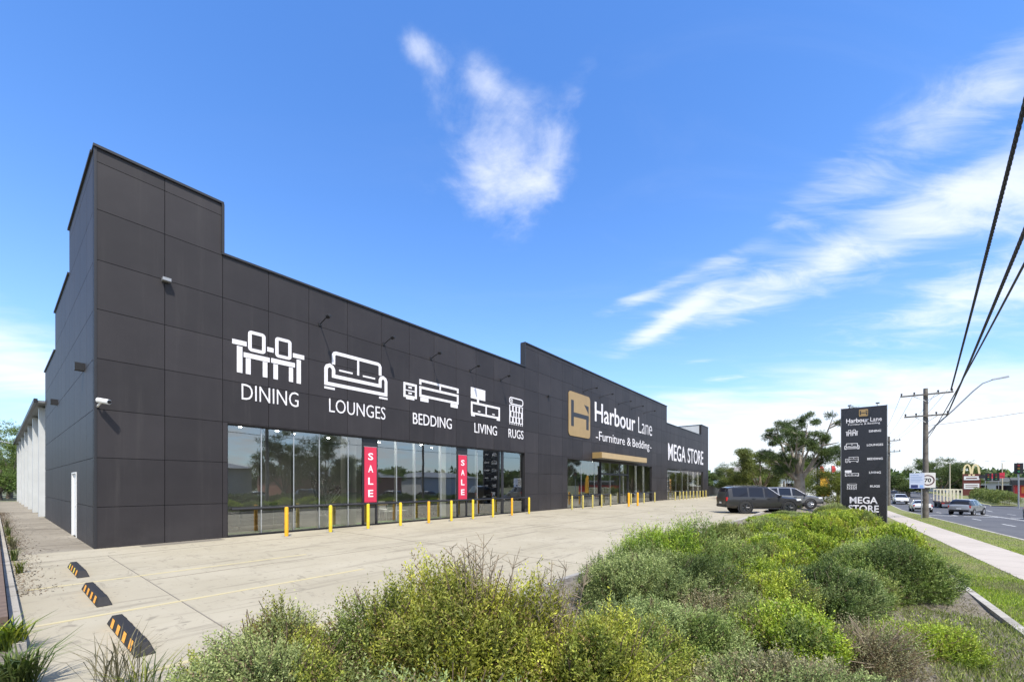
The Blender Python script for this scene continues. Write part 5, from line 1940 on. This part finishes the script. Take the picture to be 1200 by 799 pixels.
for i, (x, y, hh) in enumerate(((-1.40, -3.2, .30), (-1.42, -1.0, .36), (-1.38, 1.6, .42), (-1.42, 3.4, .30), (-1.40, 6.5, .4), (-1.38, 10.5, .45))):
    o = strappy('weed', 46, hh, .20, 90 + i, ('olive', 'mid', 'dry')[i % 3], w=.006, droop=.3)
    o.location = L2(x, y)
    tag(o, 'small weed tuft at the foot of the boundary kerb, %s from the wheel stops' % ordinal(i), 'weed', 'weeds along the boundary kerb')
rngl = np.random.default_rng(77)
nl_ = 3800
xs_ = -1.5 + np.abs(rngl.normal(size=nl_)) * .22
ys_ = rngl.uniform(-6, 26, nl_)
pl_ = np.array([tuple(L2(a, b, .012)) for a, b in zip(xs_, ys_)])
dl_ = unit(rngl.normal(size=(nl_, 3)) * np.array([1, 1, .25]))
o = bpy.data.objects.new('leaf_litter', leaves_mesh('leaf_litter', pl_, dl_, rngl.uniform(.02, .06, nl_), rngl.uniform(.008, .02, nl_), pick([(.06, .045, .03), (.12, .08, .045), (.04, .035, .025)], nl_, rngl), rngl, M['leaf']))
COL.objects.link(o)
tag(o, 'dry leaf litter swept against the boundary kerb along the side alley', 'leaf litter', kind='stuff')
# ================================================================== CARS
CARS = {
    'wagon': dict(L=4.95, st=[(0, .55, .95, 1.08, .78, .72), (.07, .44, 1.06, 1.45, .87, .70), (.20, .40, 1.12, 1.74, .91, .70), (.45, .37, 1.14, 1.80, .93, .71), (1.42, .34, 1.14, 1.84, .93, .72), (1.52, .34, 1.14, 1.84, .93, .72),
                              (2.42, .34, 1.12, 1.83, .93, .72), (2.52, .34, 1.12, 1.825, .93, .72), (2.78, .34, 1.11, 1.79, .93, .71), (3.55, .34, 1.09, 1.20, .93, .78), (3.7, .36, 1.06, 1.16, .92, .80), (4.35, .38, 1.0, 1.10, .90, .77), (4.78, .42, .92, 1.0, .84, .7), (4.95, .5, .76, .86, .72, .6)],
                  side=[(3, 4), (5, 6), (7, 9)], rear=(1, 2), front=(8, 9), wheels=(1.25, 4.02), wr=.415),
    'suv': dict(L=4.7, st=[(0, .5, .85, .98, .76, .7), (.06, .42, 1.0, 1.15, .86, .72), (.25, .38, 1.06, 1.50, .90, .68), (.6, .35, 1.07, 1.66, .92, .68), (1.35, .32, 1.06, 1.70, .92, .69), (1.45, .32, 1.06, 1.70, .92, .69),
                           (2.3, .32, 1.03, 1.69, .92, .69), (2.4, .32, 1.03, 1.68, .92, .69), (2.7, .32, 1.02, 1.62, .92, .68), (3.4, .32, .99, 1.12, .92, .76), (3.6, .33, .97, 1.06, .91, .78), (4.2, .36, .90, .98, .88, .74), (4.55, .4, .82, .88, .82, .68), (4.7, .48, .68, .75, .7, .6)],
                side=[(3, 4), (5, 6), (7, 9)], rear=(1, 3), front=(8, 9), wheels=(.88, 3.68), wr=.36),
    'sedan': dict(L=4.6, st=[(0, .45, .75, .86, .74, .66), (.08, .36, .90, 1.0, .86, .72), (.5, .30, .95, 1.06, .89, .74), (.75, .28, .95, 1.10, .89, .70), (1.25, .26, .95, 1.40, .90, .62), (1.9, .25, .94, 1.46, .90, .62), (2.0, .25, .94, 1.46, .90, .62),
                             (2.6, .25, .92, 1.44, .90, .62), (2.7, .25, .92, 1.42, .90, .62), (3.4, .26, .90, 1.02, .90, .72), (3.6, .28, .88, .97, .89, .74), (4.2, .32, .80, .87, .86, .7), (4.48, .36, .72, .77, .8, .64), (4.6, .42, .6, .66, .68, .55)],
                  side=[(4, 5), (6, 7), (8, 9)], rear=(3, 4), front=(8, 9), wheels=(.85, 3.6), wr=.33),
}


def paint(name, col, rough=.28, metal=.3):
    return mat(name, col, rough, metal, coat=.6, var=.03)


def car(name, kind, label, cat, loc, rz, pm, rim='rim_silver', group=None, roof_rack=False):
    K = CARS[kind]
    st = K['st']
    t = thing(name, label, cat, loc, rz, group)
    L = K['L']
    ns = len(st)
    NP = 15
    V = []
    for (x, zb, zbelt, zt, wb, wt) in st:
        half = [(wb * .84, zb), (wb * .97, zb + .14), (wb, lerp(zb, zbelt, .55)), (wb * .975, zbelt), (wt, zt - .10 * (zt - zbelt) - .01), (wt * .86, zt), (wt * .45, zt + .018)]
        row = [(0, zb)] + half + [(0, zt + .024)]
        ring = [(x - L / 2, -y, z) for y, z in row] + [(x - L / 2, y, z) for y, z in row[-2:0:-1]]
        V += ring
    R_ = len(V) // ns
    body, glass = [], []
    sset = set()
    for a, b_ in K['side']:
        for i in range(a, b_): sset.add(i)
    top = len(half)                      # index of the last half point before the centre
    for i in range(ns - 1):
        for k in range(R_):
            k2 = (k + 1) % R_
            f = (i * R_ + k, (i + 1) * R_ + k, (i + 1) * R_ + k2, i * R_ + k2)
            kk = k if k <= top else R_ - 1 - k
            g = False
            if i in sset and kk == 4: g = True
            if K['front'][0] <= i < K['front'][1] and kk in (5, 6, 7): g = True
            if K['rear'][0] <= i < K['rear'][1] and kk in (4, 5, 6, 7): g = True
            (glass if g else body).append(f)
    body += [tuple(range(R_)), tuple((ns - 1) * R_ + k for k in range(R_))[::-1]]
    b = MB(); b.v, b.f = V, [f[::-1] for f in body]
    bo = b.build('body', pm, t, smooth=True, ang=28)
    g = MB(); g.v, g.f = V, [f[::-1] for f in glass]
    go = g.build('window', M['carglass'], t, smooth=True, ang=28)
    for o in (bo, go):
        me = o.data
        import bmesh
        bm = bmesh.new(); bm.from_mesh(me)
        loose = [v for v in bm.verts if not v.link_faces]
        bmesh.ops.delete(bm, geom=loose, context='VERTS')
        bm.to_mesh(me); bm.free()
    W_ = max(s[4] for s in st)
    fa, fb = st[K['front'][0]], st[K['front'][1]]
    for s in (-1, 1):
        MB().tube([(fa[0] - L / 2, s * (fa[5] * .93), fa[3] - .03), (fb[0] - L / 2, s * (fb[5] + .02), fb[3] - .02)], .038, 6).build('windscreen_glint', M['rim_silver'], t)  # pale tube laid along the screen edge to stand for its bright reflection
    for xw in K['wheels']:
        for s in (-1, 1):
            r = K['wr']
            x = xw - L / 2
            y0, y1 = s * (W_ - .20), s * (W_ + .012)
            ya, yb = (y0, y1) if s > 0 else (y1, y0)
            ar = MB().lathe([(0, s * (W_ - .10)), (r + .085, s * (W_ - .10)), (r + .085, s * (W_ + .004)), (r + .03, s * (W_ + .004)), (r + .03, s * (W_ - .08)), (0, s * (W_ - .08))], 24, (x, 0, r + .02), 'y')
            ar.build('wheel_arch', M['black'], t)
            w = MB().lathe([(r * .62, s * (W_ - .2)), (r * .96, s * (W_ - .2)), (r, s * (W_ - .16)), (r, s * (W_ - .01)), (r * .95, s * (W_ + .02)), (r * .66, s * (W_ + .022)), (r * .62, s * (W_ - .03))], 24, (x, 0, r), 'y')
            wo = w.build('wheel', M['tyre'], t, smooth=True)
            rm = MB().lathe([(0, s * (W_ - .04)), (r * .63, s * (W_ - .04)), (r * .63, s * (W_ + .012)), (r * .57, s * (W_ + .012)), (r * .55, s * (W_ - .02))], 20, (x, 0, r), 'y')
            for q in range(6):
                an = q * math.pi / 3
                c, sn = math.cos(an), math.sin(an)
                rm.tube([(x + c * .04, s * (W_ + .002), r + sn * .04), (x + c * r * .58, s * (W_ + .002), r + sn * r * .58)], .028, 5)
            rm.build('rim', M[rim], wo)
    zf = st[-3][2]
    for s in (-1, 1):
        bevel(MB().cbox((L / 2 - .30, s * (W_ - .19), zf - .06), (.36, .22, .13), -s * .35).build('headlight', M['headlamp'], t), .02)
        bevel(MB().cbox((-L / 2 + .10, s * (W_ - .13), st[1][2] - .08), (.16, .14, .26)).build('tail_light', M['taillamp'], t), .02)
        bevel(MB().cbox((st[K['front'][1]][0] - L / 2 - .12, s * (W_ + .07), st[5][2] + .04), (.10, .18, .14)).build('wing_mirror', pm, t), .02)
        for hx in (.36, .55):
            MB().cbox((lerp(-L / 2, L / 2, hx), s * (W_ + .006), st[5][2] - .12), (.2, .03, .035)).build('door_handle', M['black'], t)
        MB().cbox((lerp(-L / 2, L / 2, .5), s * (W_ - .015), .36), (L * .42, .05, .07)).build('side_step', M['black'], t)
        if roof_rack:
            zr = st[5][3] + .05
            MB().tube([(st[3][0] - L / 2 + .1, s * .62, zr - .05), (st[3][0] - L / 2 + .25, s * .62, zr), (st[7][0] - L / 2 - .1, s * .62, zr), (st[7][0] - L / 2 + .1, s * .62, zr - .05)], .022, 6).build('roof_rail', M['black'], t)
    bevel(MB().cbox((L / 2 - .10, 0, .50), (.24, W_ * 1.5, .20)).build('bumper', M['black'], t), .03)
    bevel(MB().cbox((-L / 2 + .06, 0, .52), (.18, W_ * 1.6, .20)).build('bumper', M['black'], t), .03)
    MB().cbox((-L / 2 - .035, 0, .72), (.012, .37, .12)).build('number_plate', M['white'], t)
    MB().cbox((L / 2 + .026, 0, .52), (.012, .37, .10)).build('number_plate', M['white'], t)
    return t


P_DARK = paint('paint_dark_grey', (.042, .040, .040))
P_GREY = paint('paint_mid_grey', (.10, .105, .11))
P_MID = paint('paint_pewter', (.24, .24, .245), .3, .5)
P_SILV = paint('paint_silver', (.42, .43, .45), .3, .5)
P_WHITE = paint('paint_white', (.72, .72, .72), .25, 0)
P_RED = paint('paint_red', (.35, .03, .03), .3, 0)

car('parked_wagon', 'wagon', 'dark charcoal four-wheel-drive wagon parked side-on at the end of the car park', 'car', (15.4, 25.9, 0.0), R(-6), P_DARK, 'rim', 'cars parked at the end of the car park', True).scale = (.90, .90, .90)
car('parked_car', 'suv', 'mid-grey wagon parked behind the dark four-wheel-drive', 'car', (20.9, 31.5, 0.0), R(-10), P_MID, 'rim_silver', 'cars parked at the end of the car park').scale = (.93, .93, .93)


def road_car(kind, t_, n_, rz, label, pm, lane_dz=-.12, name='car'):
    c = P(t_, n_)
    slope = (zv(t_ + 1) - zv(t_ - 1)) / 2
    o = car(name, kind, label, 'car', (c.x, c.y, zv(t_) + lane_dz + .003), PHI + rz, pm, 'rim_silver', 'cars on the road')
    return o


road_car('suv', 66.5, 10.7, R(-24), 'silver hatchback turning on the road just right of the near power pole', P_SILV)
road_car('sedan', 73.5, 7.75, R(0), 'white sedan driving away behind the information sign post', P_WHITE)
road_car('suv', 98.0, 7.9, R(180), 'white hatchback farther down the near lane, beyond the white sedan', P_WHITE)
road_car('suv', 118.0, 8.2, R(0), 'grey car far down the road beside the pylon sign edge', P_GREY)
road_car('sedan', 57.2, 13.9, R(180), 'dark grey sedan on the far lanes, cut by the right edge', P_GREY)
road_car('suv', 140.0, 11.2, R(0), 'small distant silver car between the second pole and the information sign', P_SILV)
# cars waiting across the road, opposite the shop (mirrored in its windows)
for i, (a, n_, k, pm, lb) in enumerate(((14.0, 25.0, 'suv', P_WHITE, 'white'), (20.5, 25.3, 'sedan', P_SILV, 'silver'), (26.5, 25.1, 'wagon', P_DARK, 'dark'), (33.0, 25.2, 'sedan', P_RED, 'red'), (40.0, 25.0, 'suv', P_WHITE, 'second white'), (47.0, 25.0, 'suv', P_SILV, 'second silver'))):
    c = P(a, n_, zv(a) - .015)
    car('parked_car', k, lb + ' car parked in the yard across the road, opposite the shopfront', 'car', tuple(c), PHI - R(90), pm, 'rim_silver', 'cars in the yard across the road')


def frame_trailer():
    c = P(88.5, 12.2)
    t = thing('flatbed_trailer', 'flatbed trailer loaded with pale yellow upright frames, left of the silver hatchback', 'trailer', (c.x, c.y, zv(88.5) - .12), PHI)
    MB().box(-3.2, 3.2, -1.15, 1.15, .75, .92).build('deck', mat('deck_brown', (.10, .05, .04), .7), t)
    MB().box(-3.2, 3.2, -1.05, 1.05, .60, .749).build('chassis', M['black'], t)
    FR = mat('pale_yellow_frame', (.74, .68, .48), .6, var=.2)
    for x in (-2.95, 0.0, 2.95):
        f = MB().box(x - .04, x + .04, -1.1, 1.1, 2.60, 2.74).build('frame', FR, t)
        for k in range(7):
            y = -1.05 + k * .35
            MB().box(x - .035, x + .035, y - .055, y + .055, .93, 2.595).build('stake', FR, f)
    for x in (-1.9, -.9, 1.9):
        for s in (-1, 1):
            w = MB().lathe([(0, s * .85), (.40, s * .85), (.42, s * .9), (.42, s * 1.08), (.38, s * 1.1), (0, s * 1.1)], 18, (x, 0, .42), 'y').build('wheel', M['tyre'], t)
    for s in (-1, 1):
        MB().cbox((-3.21, s * .85, .68), (.03, .3, .12)).build('tail_light', M['taillamp'], t)


frame_trailer()
# ================================================================== WAREHOUSE BEHIND THE SHOP, BOUNDARY
wh = thing('warehouse', 'pale grey clad warehouse with piers and a dark eave, behind the charcoal shop wall', 'warehouse', (CX, CY, 0), PHI)
MB().box(0.12, 40, 17.22, 54, 0, 6.15).build('wall', M['lightgrey_clad'], wh)
for k in range(7):
    y = 18.6 + k * 5.6
    MB().box(-0.16, 0.119, y, y + 0.55, 0, 6.0).build('pier', M['lightgrey_clad'], wh)
rfm = MB()
rfm.add([(-.26, 17.25, 6.10), (-.26, 54.3, 6.10), (40, 54.3, 7.4), (40, 17.25, 7.4), (-.26, 17.25, 6.22), (-.26, 54.3, 6.22), (40, 54.3, 7.52), (40, 17.25, 7.52)],
        [(0, 1, 2, 3), (7, 6, 5, 4), (0, 4, 5, 1), (1, 5, 6, 2), (2, 6, 7, 3), (3, 7, 4, 0)])
rfm.build('roof', M['roofgrey'], wh)
MB().box(-.40, -.262, 17.22, 54.4, 6.08, 6.30).build('gutter', M['trim'], wh)
MB().tube([(-.60, 53.5, 6.2), (-1.5, 53.5, 6.4)], .05, 6).build('roof_bracket', M['steel'], wh)
for k in range(6):
    y = 19.15 + k * 5.6
    MB().tube([(.05, y + .2, 0), (.05, y + .2, 6.1)], .05, 6).build('downpipe', M['lightgrey_clad'], wh)

tag(MB().box(-1.60, -1.505, -9.3, 50, -.1, .11).build('boundary_kerb', M['kerb'], loc=(CX, CY, 0), rz=PHI), kind='structure')
tag(MB().box(-6, -1.601, -18, 50, -.1, .05).build('neighbour_bed', M['soil'], loc=(CX, CY, 0), rz=PHI), kind='structure')
w = thing('brick_edging', 'low brown brick edging wall along the left boundary kerb', 'wall', L2(-1.74, 0), PHI)
for k in range(5):
    MB().box(-.12, .12, -8.6 + k * .001, 46, .05 + k * .075, .119 + k * .075).build('brick_course', M['brick'], w) if k < 3 else None

# ================================================================== BEYOND THE CAR PARK
def fence(name, label, a, b, h, m, cat='fence', group=None):
    a, b = Vector(a), Vector(b)
    d = b - a
    t = thing(name, label, cat, tuple(a), math.atan2(d.y, d.x), group)
    L = math.hypot(d.x, d.y)
    MB().box(0, L, -.02, .02, .05, h).build('panel', m, t)
    k = int(L / 2.4) + 1
    for i in range(k + 1):
        x = L * i / k
        MB().box(x - .04, x + .04, .021, .09, 0, h + .05).build('post', m, t)


fence('paling_fence', 'dark low fence past the far end of the shop front', L2(66.6, 1.0), L2(82, 1.0), 1.6, M['trim'])
fence('paling_fence', 'weathered fence behind the trees at the end of the car park', L2(77, 0), L2(77, -11.5), 1.5, mat('grey_fence', (.16, .14, .12), .9, var=.3))


def house(name, label, loc, rz, w, d, h, rh, wm, rm, cat='house', wins=3, group=None):
    t = thing(name, label, cat, loc, rz, group)
    MB().box(-w / 2, w / 2, 0, d, -1, h).build('wall', wm, t)
    e = .5
    MB().add([(-w / 2 - e, -e, h + .01), (w / 2 + e, -e, h + .01), (w / 2 + e, d + e, h + .01), (-w / 2 - e, d + e, h + .01), (-w / 2 + d * .3, d / 2, h + rh), (w / 2 - d * .3, d / 2, h + rh)],
             [(0, 3, 2, 1), (0, 1, 5, 4), (1, 2, 5), (2, 3, 4, 5), (3, 0, 4)]).build('roof', rm, t)
    for i in range(wins):
        x = lerp(-w / 2, w / 2, (i + .5) / wins)
        f = MB().box(x - .7, x + .7, -.03, -.002, .9, 2.1).build('window', M['white'], t)
        MB().box(x - .62, x + .62, -.045, -.032, .98, 2.02).build('pane', M['carglass'], f)
    return t


house('house', 'pale low house half hidden behind the trees past the car park', (47, 74, 0), R(-20), 18, 9, 3.0, 2.2, M['white'], mat('tile_roof', (.22, .20, .19), .8, var=.1), 'house', 4)


def flag(name, label, x, y, z0, z1, w, col, cat='flag', group=None):
    t = thing(name, label, cat, (x, y, 0), R(-20), group)
    MB().tube([(0, 0, -.1), (0, 0, z1 + .05)], .04, 8).build('pole', M['black'], t)
    b = MB()
    k = 8
    for i in range(k + 1):
        z = lerp(z0, z1, i / k)
        ww = w * (1 - .35 * (i / k) ** 3)
        b.v += [(.05, 0, z), (.05 + ww, .06 * math.sin(i), z), (.05, .012, z), (.05 + ww, .012 + .06 * math.sin(i), z)]
    for i in range(k):
        o = i * 4
        b.f += [(o, o + 1, o + 5, o + 4), (o + 3, o + 2, o + 6, o + 7), (o + 1, o + 3, o + 7, o + 5), (o + 2, o, o + 4, o + 6)]
    b.build('cloth', mat('cloth_' + name, col, .7), t, smooth=True)


flag('feather_flag', 'tall orange-yellow feather flag on a black pole beyond the pale-trunked gum', 33.9, 45.6, .5, 3.2, .9, (.65, .35, .03))
for i, (dx, c) in enumerate(((0, 'leftmost'), (1.3, 'middle'), (2.5, 'right-hand'))):
    flag('small_flag', 'small red flag on a pole left of the pylon sign, %s of three' % c, 44.6 + dx, 60 - dx * .4, 3.5, 4.5, .5, (.50, .05, .05), 'flag', 'small red flags left of the pylon')
t = thing('lamp_post', 'slim dark post standing right of the large gum trunk', 'post', (35.3, 47.8, 0))
MB().tube([(0, 0, -.1), (0, 0, 4.6)], .11, 8).build('post', M['black'], t)
MB().lathe([(0, 4.6), (.2, 4.62), (.2, 4.7), (0, 4.75)], 12).build('cap', M['black'], t)

# ================================================================== BEYOND THE JUNCTION
def arches_sign():
    t = thing('pylon_sign', 'brown roadside pylon with cream double arches and white boards beyond the junction', 'sign', (111.0, 100.0, -1.2), R(-42))
    BR = mat('pylon_brown', (.13, .035, .025), .5)
    CR = mat('arches_cream', (.80, .66, .36), .5)
    MB().box(-1.45, 1.45, -.2, .2, 0, 5.6).build('panel', BR, t)
    for z0, z1, nm in ((2.0, 3.3, 'board'), (4.15, 5.05, 'board')):
        MB().box(-1.25, 1.25, -.26, -.201, z0, z1).build(nm, M['white'], t)
    for z in (2.4, 2.8):
        MB().box(-1.0, 1.0, -.275, -.262, z, z + .14).build('text_line', BR, t)
    MB().box(-.9, .9, -.275, -.262, 4.45, 4.7).build('text_line', BR, t)
    MB().box(-.5, -.12, -.26, -.201, 5.15, 5.5).box(.12, .5, -.26, -.201, 5.15, 5.5).build('symbol', CR, t)
    a = []
    for cx in (-.68, .68):
        a.append([(cx - .62, 5.62)] + [(cx + .50 * math.cos(q) * (1.0), 6.6 + 1.25 * math.sin(q)) for q in np.linspace(math.pi, 0, 13)] + [(cx + .62, 5.62)])
    for i, pts in enumerate(a):
        MB().stroke(pts, .32, -.1 - i * .004, .1 - i * .004).build('arch', CR, t)


arches_sign()


def grey_shop():
    t = thing('grey_building', 'long low grey commercial building behind the hedge across the junction', 'building', (150.0, 118.0, -.8), R(-40))
    GW = mat('grey_render', (.48, .49, .50), .7, var=.06)
    MB().box(-18, 22, 0, 14, -1, 3.4).build('wall', GW, t)
    MB().box(-18.6, 22.6, -.9, 14.5, 3.41, 4.7).build('fascia', mat('grey_fascia', (.20, .21, .22), .6), t)
    for k in range(8):
        x = -16 + k * 4.8
        f = MB().box(x - 1.5, x + 1.5, -.04, -.002, .2, 2.4).build('window', M['trim'], t)
        MB().box(x - 1.4, x + 1.4, -.055, -.042, .3, 2.3).build('pane', M['carglass'], f)
    for x in (-12, 4):
        MB().box(x - 2, x + 2, -.05, -.043, 2.55, 3.2).build('sign_board', M['white'], t)


grey_shop()


def red_shop():
    t = thing('red_shop', 'bright red shop front with a black roof band at the right edge across the junction', 'shop', (111.3, 84.5, -.9), R(-48))
    MB().box(-5.5, 9, 0, 8, -.8, 2.6).build('wall', mat('shop_red', (.55, .03, .03), .5, var=.05), t)
    MB().box(-5.9, 9.4, -.6, 8.4, 2.61, 3.7).build('roof', M['trim'], t)
    MB().box(-4.6, -2.4, -.05, -.002, .9, 2.3).build('poster', mat('poster_orange', (.75, .20, .04), .5), t)
    for x in (0.2, 4.0):
        f = MB().box(x - 1.3, x + 1.3, -.05, -.002, .2, 2.0).build('window', M['trim'], t)
        MB().box(x - 1.2, x + 1.2, -.065, -.052, .3, 1.9).build('pane', M['carglass'], f)


red_shop()


def traffic_signal(x, y, z, h, label, arm=None, rz=-.7, pole_m='steel', double=False):
    t = thing('traffic_signal', label, 'traffic light', (x, y, z), rz, 'traffic signals at the junction')
    MB().tube([(0, 0, -.2), (0, 0, h)], [.09, .075], 10).build('pole', M[pole_m], t)
    if arm:
        MB().tube([(0, 0, h), (-.4, 0, h + .7), (-1.5, 0, h + 1.1), (-arm, 0, h + 1.2)], .06, 8).build('mast_arm', M[pole_m], t, smooth=True)
    spots = [(0, h - .55)] if not arm else [(-arm, h + .9), (-arm + 1.0, h + .9)]
    for sx, sz in spots:
        b = MB().box(sx - .42, sx + .42, -.16, -.10, sz - .75, sz + .75).build('target_board', M['black'], t)
        for k, c in enumerate(((.25, .02, .02), (.25, .14, .02), (.02, .2, .08))):
            MB().lathe([(0, -.30), (.12, -.30), (.13, -.17), (0, -.165)], 12, (sx, 0, sz + .42 - k * .42), 'y').build('lamp', mat('signal_lens', c, .3), b)


traffic_signal(71.0, 58.0, -1.5, 6.1, 'grey traffic signal post with a target board at the right edge before the hedge', rz=-.85)
traffic_signal(95.5, 79.0, -1.2, 3.6, 'curved mast traffic signal with twin heads, left of the red shop', arm=3.0, rz=-.85, pole_m='black')


def red_board():
    t = thing('directional_sign', 'red and dark grey directional board on posts above the far hedge', 'sign', (110.5, 94.5, -1.0), R(-44))
    MB().prism([(-2.6, 4.3), (-2.6, 5.0), (-1.0, 5.15), (-1.0, 4.25)], -.06, .06).build('dark_board', M['trim'], t)
    MB().prism([(-.98, 4.2), (-.98, 5.3), (1.3, 5.6), (1.3, 4.3)], -.06, .06).build('red_board', mat('board_red', (.60, .03, .06), .5), t)
    for x in (-1.6, .4):
        MB().tube([(x, .08, -.3), (x, .08, 4.6)], .06, 8).build('post', M['steel'], t)


red_board()
for i, (x, y, h, lb) in enumerate(((100.5, 95.0, 7.9, 'pale tall post beyond the trailer, left of the arches sign'), (122.0, 103.0, 8.4, 'slim pale lamp post behind the red board'), (132.0, 108.0, 8.8, 'slim pale lamp post above the grey building'))):
    t = thing('street_lamp', lb, 'street lamp', (x, y, -1.2), R(-42), 'pale lamp posts beyond the junction')
    MB().tube([(0, 0, 0), (0, 0, h)], [.14, .09], 8).build('post', mat('pale_post', (.45, .40, .30), .7), t)
    MB().tube([(0, 0, h), (-.7, 0, h + .35), (-2.2, 0, h + .5)], .05, 6).build('lamp_arm', M['steel'], t)
    MB().cbox((-2.5, 0, h + .5), (.7, .22, .1)).build('lamp_head', M['steel'], t)

G4 = 'low shops down the road'
for i, (x, y, w, h, c, lb) in enumerate(((139, 146, 16, 3.2, (.62, .62, .60), 'white low shop far down the road, left of the information sign'), (152, 152, 10, 4.2, (.40, .42, .20), 'yellow-green fronted shop far down the road, behind the information sign'),
                                         (168, 168, 22, 4.5, (.42, .40, .38), 'grey low shed farthest down the road'))):
    house('roadside_shop', lb, (x, y, -.6), R(-45), w, 9, h, .8, mat('render_%s' % ('pale', 'green', 'grey')[i], c, .7), M['roofgrey'], 'shop', 3, G4)

# buildings across the road facing the shop (these show mirrored in its glass)
G5 = 'buildings across the road'
for i, (a, n_, w, h, c, lb) in enumerate(((10, 38, 22, 4.2, (.42, .40, .36), 'low tan workshop across the road facing the car park'), (36, 40, 20, 4.0, (.30, .13, .09), 'low red brick shop across the road facing the car park'),
                                          (60, 42, 16, 4.6, (.50, .50, .49), 'pale flat-roofed shop across the road by the side street'), (-16, 40, 20, 4.4, (.45, .45, .44), 'grey shed across the road behind the viewer'))):
    c0 = P(a, n_, zv(a) - .1)
    house('roadside_building', lb, tuple(c0), PHI, w, 10, h, 1.2, mat('render_%s' % ('tan', 'brick', 'pale2', 'shed')[i], c, .7, var=.08), M['roofgrey'], 'building', 5, G5)
